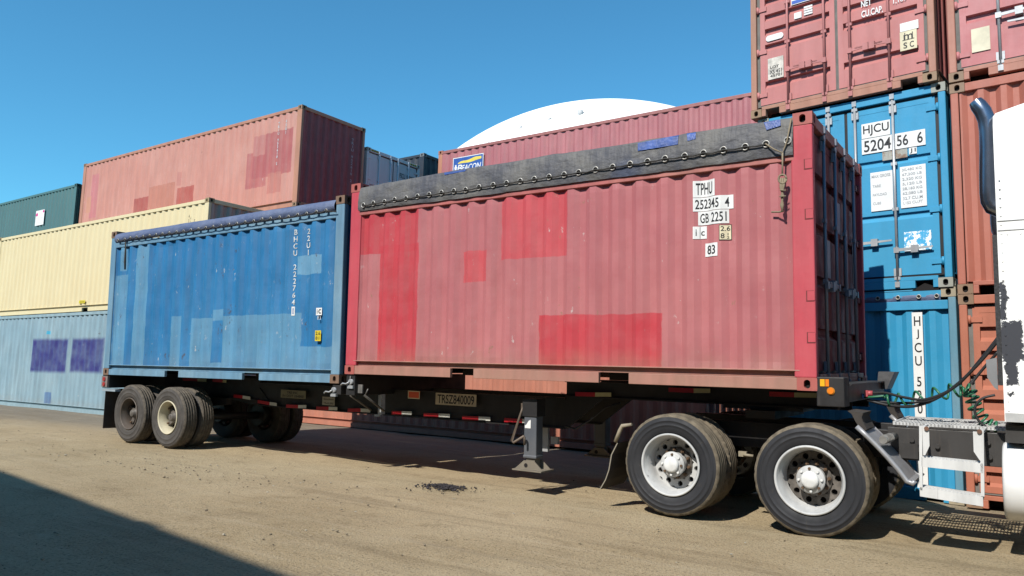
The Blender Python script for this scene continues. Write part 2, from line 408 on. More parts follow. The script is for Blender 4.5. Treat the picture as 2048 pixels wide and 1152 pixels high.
def casting_proto(mat):
    if mat.name in _cast: return _cast[mat.name]
    g = MB(mat, DARK); cx, cy, h = .178, .162, .118
    def plate(o, u, v, w):
        g.T = frame(o, u, v); n = 20; outer = []; inner = []
        for k in range(n):
            a = 2*PI*(k+.5)/n; ca, sa = math.cos(a), math.sin(a)
            e = max(abs(ca)/(w/2), abs(sa)/(h/2)); outer.append((w/2+ca/e, h/2+sa/e, 0))
            sg = 1 if sa > 0 else -1
            inner.append((w/2+.029*ca, h/2+.014*sg+.026*sa, 0))
        g.ring_hole(outer, inner, (0, 0, -.05))
        # corners
    plate((0, 0, 0), (1, 0, 0), (0, 0, 1), cx); plate((cx, 0, 0), (0, 1, 0), (0, 0, 1), cy)
    plate((cx, cy, 0), (-1, 0, 0), (0, 0, 1), cx); plate((0, cy, 0), (0, -1, 0), (0, 0, 1), cy)
    g.T = Matrix.Identity(4)
    n = g.pts([(0, 0, h), (cx, 0, h), (cx, cy, h), (0, cy, h), (0, 0, 0), (cx, 0, 0), (cx, cy, 0), (0, cy, 0)])
    g.face((n, n+1, n+2, n+3)); g.face((n+7, n+6, n+5, n+4))
    # solid corner fill behind plates (the plate polygons do not reach the box corners)
    for x, y in ((0, 0), (cx, 0), (0, cy), (cx, cy)):
        sx, sy = (1 if x == 0 else -1), (1 if y == 0 else -1)
        xs = sorted((x+sx*.0008, x+sx*.05)); ys = sorted((y+sy*.0008, y+sy*.05)); g.box(*xs, *ys, .0005, h-.0005)
    o = g.build('corner_casting'); _cast[mat.name] = (o.data, ); bpy.data.objects.remove(o)
    return _cast[mat.name]
def add_castings(root, L, W, H, mat):
    me = casting_proto(mat)[0]
    for x in (0, L-.178):
        for y in (0, W-.162):
            for z in (0, H-.118):
                o = bpy.data.objects.new('corner_casting', me); col.objects.link(o); o.parent = root; o.location = (x, y, z)
def rod_mesh(rodm, H, v0=.06, hand=None, side=1):
    g = MB(rodm)
    g.cyl((0, v0, 0), (0, H-v0, 0), .017, 12)
    for v in (v0+.08, H-v0-.08, H*.40, H*.63): g.box(-.036, .036, v-.02, v+.02, -.022, .014)
    for v in (v0, H-v0): g.box(-.028, .028, v-.035, v+.035, -.016, .026); 
    for v in (v0+.16, H-v0-.16): g.box(-.045, .045, v-.05, v+.05, -.024, -.006)
    return g
def door_end(root, T, W, H, paint, rodm, gask, grooves=(), rods=(.55, 1.06, 1.40, 1.89), gh=.05, depth=.050, zb=.16, zt=.13, hands=(1.12, 1.12, 1.22, 1.22), hinges=4, gap=.135, railm=None):
    # T maps (u across, v up, n outward)
    mid = W/2
    for k, (a, b) in enumerate(((gap, mid-.02), (mid+.02, W-gap))):
        g = MB(paint, gask); g.T = T; n0 = -.052
        v0, v1 = zb+.02, H-zt-.02; e = .07
        # horizontal corrugations as a profile up the door
        prof = [(v0+e, n0)]
        for q in sorted(grooves):
            prof += [(q-gh*.5-.05, n0), (q-gh*.5, n0-depth), (q+gh*.5, n0-depth), (q+gh*.5+.006, n0)]
        prof += [(v1-e, n0)]
        g.grid([[(a+e, v, n) for v, n in prof], [(b-e, v, n) for v, n in prof]][::-1])
        g.box(a, a+e, v0, v1, n0-.05, n0+.003); g.box(b-e, b, v0, v1, n0-.05, n0+.003)
        g.box(a+e, b-e, v0, v0+e, n0-.05, n0+.003); g.box(a+e, b-e, v1-e, v1, n0-.05, n0+.003)
        g.m = 1
        g.box(a-(.05 if k == 0 else .022), a, v0-.02, v1+.02, n0-.04, n0-.004); g.box(b, b+(.05 if k else .016), v0-.02, v1+.02, n0-.04, n0-.006)
        g.box(a, b, v0-.022, v0, n0-.04, n0-.004); g.box(a, b, v1, v1+.022, n0-.04, n0-.004)
        d = g.build('door', root)
        hx = a-.03 if k == 0 else b+.03
        for i in range(hinges):
            v = v0+.15+(v1-v0-.3)*i/(hinges-1)
            h = MB(paint); h.T = T
            h.cyl((hx, v-.05, -.035), (hx, v+.05, -.035), .018, 10)
            s = 1 if k == 0 else -1; xs = sorted((hx, hx+s*.13)); h.box(*xs, v-.032, v+.032, n0+.003, n0+.018)
            h.build('hinge', d)
        for r, hv in list(zip(rods, hands))[2*k:2*k+2]:
            g = rod_mesh(rodm, H); g.T = Matrix.Identity(4)
            V = [T @ Matrix.Translation((r, 0, -.014)) @ Vector(p) for p in g.v]; g.v = V
            rd = g.build('locking_rod', d)
            h = MB(rodm); h.T = T; s = 1 if (r < W/2) == (k == 0) and (r-W/2) < -W*.25 or (0 < r-W/2 < W*.25) else -1
            h.hexa([(r, hv-.02, .0), (r+s*.42, hv-.016+.02, .0), (r+s*.42, hv+.004+.02, .0), (r, hv+.02, .0), (r, hv-.02, .012), (r+s*.42, hv-.016+.02, .012), (r+s*.42, hv+.004+.02, .012), (r, hv+.02, .012)])
            h.box(min(r+s*.17, r+s*.25), max(r+s*.17, r+s*.25), hv-.045, hv+.05, -.045, .02)
            h.box(r-.03, r+.03, hv-.035, hv+.035, -.018, .016)
            h.build('handle', rd)
def container(name, label, M, L=6.058, H=2.591, W=2.438, paint=None, railm=None, cast=CASTRUST, ends=('panel', 'panel'), pitch=.278, phase=.0, depth=.036, rows=3, dent=0,
              postw=.15, top=(None, None), open_top=False, grooves=(), rodm=None, seed=0.0, cat='shipping container', group='shipping containers in the yard', pockets=(), rail_lo=.115, endpitch=.26, endphase=.1, postm=None, hinges=4, hands=(1.12, 1.12, 1.22, 1.22), endm=None, gask=None, gh=.05):
    root = thing(name, label, cat, M, group); railm = railm or paint; postm = postm or railm
    zr0, zr1 = top if top[0] else (H-.115, H-.025)
    pz0, pz1 = .178, zr0+.005
    for side in (0, 1):
        T = NEAR if side == 0 else frame((L, W, 0), (-1, 0, 0), (0, 0, 1))
        g = MB(paint); g.T = T
        corr_panel(g, corr_profile(postw-.01, L-postw+.01, pitch, depth, phase), pz0, pz1, rows, dent if side == 0 else 0, seed, .014)
        g.build('side_panel', root)
        g = MB(railm); g.T = T; g.box(.17, L-.17, zr0, zr1, -.065, -.003); g.build('top_rail', root, .006)
        g = MB(railm, DARK); g.T = T
        xs = [.178]+[q for pk in pockets for q in pk]+[L-.178]
        for a, b in zip(xs[0::2], xs[1::2]): g.box(a, b, .004, rail_lo, -.05, -.004)
        g.box(.178, L-.178, rail_lo, .174, -.075, -.052); g.box(.15, L-.15, .174, .186, -.09, -.001)
        g.m = 1
        for a, b in pockets: g.box(a, b, .03, rail_lo, -.30, -.25)
        g.build('bottom_rail', root, .004)
        for k, (a, b) in enumerate(((.004, postw), (L-postw, L-.004))):
            g = MB(postm); g.T = T; g.box(a, b, .115, H-.115, -.09, -.004); g.build('corner_post', root, .012)
    for e in (0, 1):
        T = frame((0, W, 0), (0, -1, 0), (0, 0, 1)) if e == 0 else frame((L, 0, 0), (0, 1, 0), (0, 0, 1))
        g = MB(railm); g.T = T; g.box(.162, W-.162, H-.115, H-.012, -.09, -.006); g.build('header_rail', root, .006)
        g = MB(railm, DARK); g.T = T; g.box(.162, W-.162, .10, .15, -.09, -.008)
        for a, b in ((.162, .22), (.42, W-.42), (W-.22, W-.162)): g.box(a, b, .005, .10, -.09, -.008)
        g.m = 1; g.box(.2, W-.2, .005, .10, -.30, -.26); g.build('sill_rail', root, .004)
        if ends[e] == 'panel':
            g = MB(endm or paint); g.T = T; corr_panel(g, corr_profile(.1, W-.1, endpitch, depth+.008, endphase), .148, H-.11, max(2, rows//2), 0, 0, .02); g.build('end_panel', root)
        elif ends[e] == 'door':
            door_end(root, T, W, H, paint, rodm or GALV, gask or GREYRUB, grooves, hinges=hinges, hands=hands, gh=gh)
    if not open_top:
        g = MB(paint); n = int(L/.22); prof = []
        for i in range(n): x = .1+(L-.2)*i/n; prof += [(x, H-.03), (x+.08, H-.03), (x+.11, H-.045), (x+.19, H-.045)]
        g.grid([[(x, .05, z) for x, z in prof], [(x, W-.05, z) for x, z in prof]]); g.build('roof', root)
    g = MB(railm); g.box(.1, L-.1, .092, W-.092, .12, .15); g.build('floor', root)
    add_castings(root, L, W, H, cast)
    return root

# --- paint
PINK, BRED = (.425, .132, .142), (.49, .048, .062)
def rr(a, b, c): return (a[0], b[0], a[1], b[1], c)
red_rects = [(.18, 1.225, 1.60, 2.2, BRED), (.545, 1.245, .1, 1.70, BRED), (2.515, 3.42, 1.40, 2.3, (.53, .075, .088)), (1.955, 2.32, 1.155, 1.535, (.53, .075, .085)), (3.055, 4.555, .1, .735, BRED)]
MRED = steel('faded red container paint', PINK, (.49, .18, .178), .55, rust=.16, streak=.22, rects=red_rects, vary=.08, dust=.38, rough=.5, chips=.75, chipcol=(.26, .15, .09))
MREDR = steel('red rail paint', (.43, .125, .115), (.42, .19, .145), .8, rust=.24, streak=.4, vary=.25, dust=.42)
MREDP = steel('red post paint', (.52, .062, .085), (.52, .10, .115), .7, rust=.05, streak=.2, vary=.15)
MREDDOOR = steel('shaded red door paint', (.15, .016, .024), rust=.05, streak=.2)
FB = (.115, .285, .44); FB2 = (.15, .33, .48)
blue_rects = [(.80, 1.25, .1, 2.27, FB), (.18, .60, .1, 1.78, FB), (.30, .50, 1.85, 2.30, FB), (2.03, 2.28, .1, 1.0, FB), (2.57, 3.14, .1, .955, FB), (3.135, 3.415, .905, 1.085, FB), (3.13, 3.415, .1, .25, FB),
              (3.41, 5.22, .1, .975, FB), (5.2, 6.0, .1, .50, FB), (5.09, 5.58, 1.53, 1.80, FB2)]
MBLUE = steel('blue container paint', (.018, .160, .365), (.050, .215, .42), .65, rust=.18, streak=.18, rects=blue_rects, vary=.18, chips=1.6, dust=.12)
MBLUER = steel('worn blue rail paint', (.13, .27, .40), (.24, .36, .44), .8, rust=.14, streak=.3, vary=.25)

# --- the red open top on the trailer
red = container('open_top_container', 'faded red open-top container with bright repaint patches and dark grey tarpaulin, on the trailer', MT.copy(), paint=MRED, railm=MREDR, postm=MREDP, cast=steel('red casting', (.42, .10, .09), (.38, .17, .10), rust=.22), ends=('panel', 'none'),
                pitch=.2785, phase=.36-.2785*2+.01, rows=26, dent=.009, seed=2.2, postw=.2, top=(2.142, 2.212), open_top=True, pockets=((1.815, 2.168), (3.84, 4.19)), group='open-top containers on the trailer')
# doors in a darkened red that stands for the shade on this end
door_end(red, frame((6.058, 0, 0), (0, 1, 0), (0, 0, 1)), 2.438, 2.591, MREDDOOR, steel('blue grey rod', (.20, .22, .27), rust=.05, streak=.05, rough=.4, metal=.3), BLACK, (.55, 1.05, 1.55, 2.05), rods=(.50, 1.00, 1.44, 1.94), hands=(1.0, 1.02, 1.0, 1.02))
def plate(parent, T, u0, u1, v0, v1, txt, back=WHITE, ink=INK, pad=(.12, .14), w=.004, name='number_plate', border=None, parts=None, label=None):
    g = MB(back, ink); g.T = T; g.box(u0, u1, v0, v1, w-.004, w)
    dx, dy = (u1-u0)*pad[0], (v1-v0)*pad[1]; g.m = 1
    if txt: g.text(txt, u0+dx, u1-dx, v0+dy, v1-dy, w)
    for b in (parts or ()): g.text(b[0], u0+(u1-u0)*b[1], u0+(u1-u0)*b[2], v0+(v1-v0)*b[3], v0+(v1-v0)*b[4], w)
    if border:
        e = border; g.box(u0, u1, v0, v0+e, w, w+.0012); g.box(u0, u1, v1-e, v1, w, w+.0012); g.box(u0, u0+e, v0+e, v1-e, w, w+.0012); g.box(u1-e, u1, v0+e, v1-e, w, w+.0012)
    return g.build(name, parent, label=label)
def letters(parent, T, txt, u, v0, v1, wd, mat=None, w=.003, name='painted_number', taper=0):
    mat = mat or flat('worn stencil white', (.56, .60, .62), .6, vary=.35, scale=20); g = MB(mat); g.T = T; n = len(txt); h = (v1-v0)/n
    for i, ch in enumerate(txt):
        if ch == ' ':
            g.build(name, parent); g = MB(mat); g.T = T; continue
        g.glyph(ch, u, v1-(i+.86)*h, v1-(i+.08)*h, wd/h*1.45, w, .022)
    return g.build(name, parent)
TR = NEAR @ Matrix.Translation((0, 0, -.006))
plate(red, TR, 4.892, 5.118, 1.893, 2.062, 'TPHU', label='white plate of four letters')
plate(red, TR, 4.892, 5.295, 1.750, 1.888, None, parts=[('252345', .05, .66, .16, .86), ('4', .80, .90, .16, .86)], label='white plate numbered 252345 4')
plate(red, TR, 4.938, 5.250, 1.608, 1.745, None, parts=[('GB', .06, .34, .15, .86), ('2251', .44, .93, .15, .86)], label='white plate lettered GB 2251')
g = plate(red, TR, 4.890, 5.022, 1.470, 1.596, None, parts=[('i', .20, .27, .25, .78), ('c', .56, .84, .25, .62)], label='square white plate with the letters i c')
g = MB(INK); g.T = TR; g.box(4.953, 4.957, 1.475, 1.591, .004, .006); g.build('divider_line', red)
plate(red, TR, 5.158, 5.274, 1.440, 1.594, None, back=CREAM, border=.006, parts=[('2.6', .14, .88, .58, .90), ('8', .14, .44, .12, .44), ('1', .66, .72, .30, .46), ('2', .60, .80, .09, .25)], label='cream plate reading 2.6 over 8 1/2')
plate(red, TR, 5.008, 5.143, 1.286, 1.420, '83', pad=(.16, .16), label='white plate numbered 83')
for o in list(red.children):
    if o.name.split('.')[0] in ('number_plate', 'divider_line'): conform(o, corr_profile(.19, 6.058-.19, .2785, .036, .36-.2785*2+.01), .178, 2.147, 26, .009, 2.2, .0075)
# door stickers on the red container
TE = frame((6.058, 0, 0), (0, 1, 0), (0, 0, 1))
for a, b, c, d, s in ((.60, .86, 1.10, 1.48, None), (1.10, 1.36, 1.62, 1.95, None), (1.53, 1.72, 1.05, 1.72, None), (2.0, 2.16, 1.15, 1.6, None)):
    plate(red, TE, a, b, c, d, s, w=-.045, name='door_sticker', back=flat('pale sticker', (.42, .43, .46), .6))
# slots in the right post
for v in (.86, 1.62, 2.09, .48):
    g = MB(MREDP, flat('slot shadow red', (.16, .03, .03), .8)); g.T = TR; g.m = 1; g.box(5.975, 6.045, v-.05, v+.05, .001, .004); g.m = 0; g.box(5.985, 6.05, v-.04, v+.046, .0035, .006)
    g.build('post_slot', red)

def tarpaulin(root, prof_fn, x0, x1, W, mat, nx=150, amp=.012, seed=0, name='tarpaulin', n_over=10):
    g = MB(mat); g.smooth = True; rows = []
    P0 = prof_fn(0)
    for i in range(nx+1):
        x = x0+(x1-x0)*i/nx; prof = prof_fn((x-x0)/(x1-x0)); r = []
        full = prof+[(prof[-1][0]+(W/2-prof[-1][0])*(k/n_over), prof[-1][1]+.05*math.sin(PI/2*k/n_over)) for k in range(1, n_over+1)]
        full += [(W-y, z) for y, z in reversed(full[:-1])]
        for j, (y, z) in enumerate(full):
            e = amp*(noise.noise((x*1.1, j*.35, seed))+.7*noise.noise((x*3.7+j*.35, j*.5, seed+3))+.35*noise.noise((x*9-j*1.1, j*.9, seed+8)))
            r.append((x, y-abs(e)*.6 if y < W/2 else y+abs(e)*.6, z+e*.5))
        rows.append(r)
    g.grid(rows); return g.build(name, root)
def tarp_mat(name, c, worn, patch):
    m, t, p = nt(name); tc = nd(t, 'ShaderNodeTexCoord').outputs['Object']
    f, _ = noiset(t, tc, 1.3, 6, .65); f2, _ = noiset(t, tc, 5, 6, .7, (1, 1, 3)); f3, _ = noiset(t, tc, .8, 3, .5)
    cc = mix(t, ramp(t, f, .35, .65), c, worn); cc = mix(t, ramp(t, f2, .5, .75, 0, .5), cc, tuple(x*.6 for x in c))
    cc = mix(t, ramp(t, f3, .58, .68, 0, .6), cc, patch)
    setcol(t, cc, p); p.inputs['Roughness'].default_value = .62; p.inputs['Specular IOR Level'].default_value = .3
    b = nd(t, 'ShaderNodeBump'); b.inputs['Strength'].default_value = .9; b.inputs['Distance'].default_value = .05
    f4, _ = noiset(t, tc, 3.2, 5, .55, (1, 1, 1.6))
    mp = nd(t, 'ShaderNodeMapping'); mp.inputs['Rotation'].default_value = (0, .6, 0); mp.inputs['Scale'].default_value = (4.5, 1, 1.2); t.links.new(tc, mp.inputs['Vector'])
    f5, _ = noiset(t, mp.outputs[0], 1.6, 3, .5)
    t.links.new(mathn(t, 'ADD', f4, mathn(t, 'MULTIPLY', f5, .9)), b.inputs['Height']); t.links.new(b.outputs[0], p.inputs['Normal'])
    return m
MTARP = tarp_mat('dark grey tarpaulin', (.082, .083, .097), (.150, .143, .133), (.065, .085, .15))
def red_prof(t):
    h = .032*min(1, t/.25)
    return [(-.012, 2.196), (-.022, 2.235), (-.020, 2.275), (-.026, 2.315), (-.024, 2.36), (-.018, 2.41), (-.008, 2.46+h*.7), (.004, 2.505+h), (.012, 2.524+h), (.03, 2.533+h), (.08, 2.54+h)]
tarp = tarpaulin(red, red_prof, .172, 5.885, 2.438, MTARP, 240, .022, 1.7)
EYE = flat('eyelet metal', (.48, .46, .42), .45, .4); ROPE = flat('black lacing rope', (.05, .047, .042), .9); TANROPE = flat('tan rope', (.26, .21, .14), .9)
def eyelet_proto(r=.031, tr=.0065):
    g = MB(EYE, DARK); g.smooth = True; n = 18; rows = []
    for i in range(n):
        a = 2*PI*i/n; rows.append([((r+tr*math.cos(b))*math.cos(a), -tr*.8*math.sin(b), (r+tr*math.cos(b))*math.sin(a)) for b in [2*PI*k/8 for k in range(8)]])
    rows.append(rows[0]); g.grid(rows, True)
    g.m = 1; n0 = g.pts([(r*math.cos(2*PI*i/n), .002, r*math.sin(2*PI*i/n)) for i in range(n)]); g.face(range(n0, n0+n))
    return g
ey_r = [(567, 785), (635, 772), (711, 762), (780, 747), (858, 738), (936, 725), (1016, 713), (1100, 700), (1184, 688), (1264, 680), (1355, 662), (1452, 648), (1543, 635), (1637, 620), (1732, 607), (1833, 592), (1936, 577), (2035, 562)]
ey_px = [(560+x*.2934, 180+y*.2934) for x, y in ey_r]+[(1080+x*.2934, 180+y*.2934) for x, y in ((378, 543), (494, 525), (613, 505), (732, 487), (851, 468), (985, 450), (1113, 430), (1249, 408), (1398, 387), (1540, 368), (1688, 344))]
e0 = eyelet_proto().build('eyelet', tarp); pts = []
for i, q in enumerate(ey_px):
    a = at(*q, -.038); pts.append(a)
    (e0 if i == 0 else inst(e0, tarp, (0, 0, 0))).location = a
g = MB(ROPE); path = []
for i, a in enumerate(pts[:-1]):
    path.append(a+Vector((0, -.012, -.004)))
    if i < len(pts)-2: path.append((a+pts[i+1])/2+Vector((0, -.008, -.018+.01*random.random())))
g.tube(path, .0075, 6); g.build('lacing_rope', tarp)
g = MB(TANROPE); k1 = at(1565, 306, -.05); g.tube([pts[-2]+Vector((0, -.015, 0)), (pts[-2]+k1)/2+Vector((0, -.02, -.01)), k1, (pts[-1]+k1)/2, pts[-1]+Vector((0, -.015, 0)), at(1582, 240, -.03), at(1583, 236, .05)], .008, 6)
hang = [at(1565, 306, -.05), at(1565, 330, -.04), at(1564.5, 352, -.04)]
g.tube(hang, .008, 6)
for k in range(3):
    o = (k-1)*.012
    g.tube([at(1564+2*k, 356, -.05)+Vector((o, 0, 0)), at(1561+3*k, 375, -.06), at(1567-2*k, 392, -.055), at(1562+2*k, 410, -.05), at(1566-k, 424, -.05)], .010, 6)
g.tube([at(1560, 380, -.075), at(1572, 381, -.075)], .006, 6); g.tube([at(1559, 393, -.075), at(1572, 392, -.075)], .006, 6)
g.tube([at(1566, 422, -.045), at(1558, 424, -.04), at(1543, 424, -.035)], .009, 6)
g.tube([at(1565+8*math.cos(a), 358+9*math.sin(a), -.06) for a in [2*PI*k/12 for k in range(13)]], .009, 6)
g.build('rope_bundle', red)
MPATCH = flat('blue repair patch', (.035, .085, .30), .5, vary=.35, scale=5, bump=.5)
def patch(px4, parent, y=-.022, mat=MPATCH):
    P = [at(*q, yy) for q, yy in px4]; g = MB(mat); n = 10; rows = []
    for j in range(n+1):
        a = P[3].lerp(P[0], j/n); b = P[2].lerp(P[1], j/n)
        r = []
        for i in range(25):
            p = a.lerp(b, i/24); pr = red_prof(.6); q = 0
            while q < len(pr)-2 and pr[q+1][1] < p.z: q += 1
            f = max(0, min(1, (p.z-pr[q][1])/(pr[q+1][1]-pr[q][1]))); p.y = pr[q][0]+(pr[q+1][0]-pr[q][0])*f-.013-.004*noise.noise((i*.4, j*.6, 4)); p.z = min(p.z, pr[-1][1]+.004)
            r.append(p)
        rows.append(r)
    g.smooth = True; g.grid(rows); return g.build('repair_patch', parent)
patch([((1277, 287), .008), ((1358, 270), .008), ((1356, 289), -.022), ((1276, 302), -.022)], tarp)
patch([((1374, 267), .008), ((1392, 263), .008), ((1391, 278), -.022), ((1375, 282), -.022)], tarp)
patch([((1529, 246), .02), ((1562, 240), .02), ((1562, 252), -.008), ((1534, 261), -.008)], tarp)
patch([((890, 346), .01), ((935, 339), .01), ((930, 343), -.006), ((890, 350), -.006)], tarp)

# --- the blue open top on the trailer
blue = container('open_top_container', 'scratched blue open-top container with faded patches and blue tarpaulin, on the trailer', MB_.copy(), paint=MBLUE, railm=MBLUER, cast=steel('brown casting', (.20, .12, .08), (.30, .20, .13), rust=.3), ends=('panel', 'panel'),
                 pitch=.2815, phase=.62-.2815*3, rows=24, dent=.011, seed=8.4, postw=.17, top=(2.285, 2.372), open_top=True, pockets=((1.923, 2.317), (3.967, 4.363)), rail_lo=.105, group='open-top containers on the trailer')
TBL = NEAR @ Matrix.Translation((0, 0, -.008))
letters(blue, TBL, '22U1', 5.303, 1.79, 2.20, .075)
letters(blue, TBL, 'BHCU 222764', 5.021, 1.085, 2.21, .085)
plate(blue, TBL, 4.985, 5.058, .945, 1.075, None, back=WHITE, ink=flat('blue ink', (.02, .12, .36), .6), parts=[('0', .28, .72, .14, .86)], label='white check digit box')
plate(blue, TBL, 5.554, 5.672, .935, 1.038, None, parts=[('i', .16, .26, .2, .82), ('c', .42, .86, .2, .82)])
letters(blue, TBL, '8', 5.60, .862, .925, .036, w=.004); letters(blue, TBL, '3', 5.645, .862, .925, .036, w=.004)
plate(blue, TBL, 5.550, 5.668, .575, .722, None, back=flat('yellow decal', (.72, .55, .03), .5), parts=[('2.6', .10, .90, .56, .90), ('8', .12, .46, .12, .44), ('1', .66, .76, .12, .44)], label='yellow height plate 2.6 8 1/2')
for o in list(blue.children):
    if o.get('label') == 'white check digit box' or (o.name.split('.')[0] == 'painted_number' and o.data.vertices[0].co.x < 5.4): conform(o, corr_profile(.16, 6.058-.16, .2815, .036, .62-.2815*3), .178, 2.290, 24, .011, 8.4, .009)
MTARPB = tarp_mat('blue tarpaulin', (.085, .115, .215), (.135, .165, .26), (.035, .085, .30))
def blue_prof(t): return [(.012, 2.376), (-.012, 2.392), (-.030, 2.425), (-.032, 2.46), (-.018, 2.50), (.01, 2.535), (.06, 2.558), (.12, 2.565)]
tb = tarpaulin(blue, blue_prof, .165, 5.89, 2.438, MTARPB, 180, .010, 5.1)
ey_b = [(180+x*.264, 380+y*.264) for x, y in ((210, 380), (262, 374), (305, 362), (352, 356), (402, 352), (450, 345), (500, 338), (548, 332), (600, 325), (655, 318), (708, 312), (763, 303), (820, 294), (876, 287), (933, 278), (993, 271), (1052, 261), (1112, 255), (1175, 243), (1240, 236), (1303, 222), (1367, 216), (1435, 207), (1502, 203), (1572, 188), (1640, 179), (1714, 165), (1788, 155))]
e1 = eyelet_proto(.023, .0055).build('eyelet', tb); pb = []
for i, q in enumerate(ey_b):
    a = at(*q, -.045, MBI); pb.append(a); (e1 if i == 0 else inst(e1, tb, (0, 0, 0))).location = a
g = MB(ROPE); path = []
for i, a in enumerate(pb):
    path.append(a+Vector((0, -.010, -.006)))
    if i < len(pb)-1: path.append((a+pb[i+1])/2+Vector((0, -.004, -.022)))
g.tube(path+[at(673, 424, -.03, MBI)], .0075, 6); g.build('lacing_rope', tb)
g = MB(ROPE); g.tube([at(251, 484, -.03, MBI), at(251, 500, -.03, MBI), at(250, 520, -.03, MBI), at(250, 539, -.03, MBI)], [.012, .014, .02, .014], 7); g.build('rope_bundle', blue)

# --- other yard containers: everything below is placed in world space
def at_rot(x, y, z, deg): return Matrix.Translation((x, y, z)) @ Matrix.Rotation(math.radians(deg), 4, 'Z')
ROW = -1.0
MW = steel('sun bleached pink container paint', (.50, .215, .170), (.55, .275, .225), .6, rust=.10, streak=.2, vary=.12, chips=.6, chipcol=(.30, .12, .09),
           rects=[(.70, 1.12, .78, 2.40, (.50, .17, .18)), (.45, .75, 1.0, 1.6, (.52, .24, .16)), (3.7, 4.6, .2, 1.16, (.36, .075, .06)), (4.6, 6.07, .2, 1.46, (.45, .17, .12)), (6.27, 7.16, .2, 1.22, (.38, .08, .06)), (6.15, 6.4, 1.3, 1.75, (.45, .18, .15)),
                  (9.80, 10.75, .75, 1.82, (.40, .115, .11)), (10.1, 11.85, 1.02, 2.30, (.375, .095, .095)), (10.05, 10.6, 1.7, 2.3, (.44, .17, .15)), (10.8, 11.4, .50, 1.10, (.44, .16, .13))])
MWR = steel('pink container rail', (.42, .19, .13), (.45, .22, .13), rust=.25)
w_red = container('shipping_container', 'long sun-bleached pink container with darker patches, above and behind the yellow one', at_rot(-21.16, 6.50, 4.56, ROW+.4), 12.192, 2.896, paint=MW, railm=MWR, rows=4, dent=.004, seed=3.3, phase=.1, postw=.2, endm=steel('shaded maroon end', (.27, .055, .060), (.31, .08, .075), rust=.08))  # end panel colour darkened to carry the shade on that face
TW = NEAR @ Matrix.Translation((0, 0, -.008))
letters(w_red, TW, 'TRIU 952610 2', 11.22, 1.28, 2.56, .07); letters(w_red, TW, '45G1', 11.54, 2.13, 2.58, .06)
TWE = frame((12.192, 0, 0), (0, 1, 0), (0, 0, 1)); letters(w_red, TWE, 'TRIU 952610 2', 1.95, 1.1, 2.46, .09, mat=flat('grey letter', (.42, .36, .38), .6), w=-.01)
MY = steel('cream yellow container paint', (.70, .585, .345), (.74, .64, .40), .4, rust=.01, streak=.05, vary=.05)
yel = container('shipping_container', 'pale yellow container stacked on the light blue one at the left', at_rot(-21.44, 4.10, 1.60, ROW+.0), 12.192, 2.70, paint=MY, cast=CASTYEL, endm=steel('shaded grey beige end', (.36, .31, .26), rust=.03), rows=2, phase=.05, pockets=((6.2, 6.55), (7.85, 8.2)))  # greyed end colour puts the shade of this side into the paint
for a in (5.9, 7.75): plate(yel, NEAR, a+.1, a+.45, .24, .33, 'CAUTION', back=flat('yellow sticker', (.75, .60, .02), .5), ink=flat('olive ink', (.25, .2, .02), .6), name='sticker', w=-.004)
letters(yel, TW, '45G1', 11.37, 1.9, 2.35, .05, mat=INK); letters(yel, TW, 'TX', 11.62, 2.0, 2.2, .05, mat=INK)
VI = (.032, .030, .185)
MLB = steel('weathered light blue container paint', (.235, .35, .415), (.31, .415, .46), .6, rust=.17, streak=.3, vary=.18, chips=.4,
            rects=[(3.45, 5.72, 1.12, 2.10, VI, .07), (5.98, 7.75, 1.15, 2.10, VI, .07), (4.55, 4.95, .19, .52, (.10, .19, .36)), (4.3, 4.55, 2.25, 2.35, (.02, .40, .62))], dust=.25)
lb = container('shipping_container', 'weathered light blue container with two sprayed violet rectangles, on the ground', at_rot(-21.44, 4.02, -1.30, ROW+.0), 12.192, 2.896, paint=MLB, railm=steel('light blue rail', (.26, .36, .40), rust=.22, streak=.4), rows=12, dent=.006, seed=6, phase=.12)
MG = steel('dark green container paint', (.066, .150, .155), (.08, .175, .18), .4, rust=.01, streak=.12, vary=.08)
grn = container('shipping_container', 'dark green container with a white and magenta poster at the left edge', at_rot(-33.75, 6.72, 4.19, ROW), 12.192, 2.591, paint=MG, cast=steel('green casting', (.05, .11, .11), rust=.1), rows=2, pitch=.26, phase=.03)
gp = MB(WHITE, flat('magenta ink', (.62, .03, .22), .5), flat('pale grey print', (.62, .62, .64), .6)); gp.T = NEAR
pu, pv = 9.07, 1.26; gp.box(pu, pu+.72, pv, pv+.60, .002, .008)
gp.m = 1
for cu_, cv_, r in ((.10, .44, .09), (.64, .53, .07)):
    n0 = gp.pts([(pu+cu_+r*math.cos(2*PI*k/20), pv+cv_+r*.75*math.sin(2*PI*k/20), .010) for k in range(20)]); gp.face(range(n0, n0+20))
gp.m = 2
for k in range(5): gp.box(pu+.1, pu+.62, pv+.05+.06*k, pv+.062+.06*k, .008, .0095)
gp.build('poster', grn)
MWH = steel('white lavender container paint', (.60, .57, .60), (.64, .61, .64), .5, rust=.01, streak=.12, vary=.06)
WB = Matrix.Translation((-9.0, 8.98, 4.36)) @ Matrix.Translation((-12.192, 0, 0))
wht = container('shipping_container', 'white container showing its closed doors, behind the end of the pink red one', WB, 12.192, 2.591, paint=MWH, cast=steel('grey casting', (.35, .34, .33), rust=.12), ends=('panel', 'door'), grooves=(.55, 1.0, 1.45), rodm=steel('pale blue rod', (.50, .56, .64), rust=.03, streak=.05, metal=.2), gask=BLACK, rows=2)
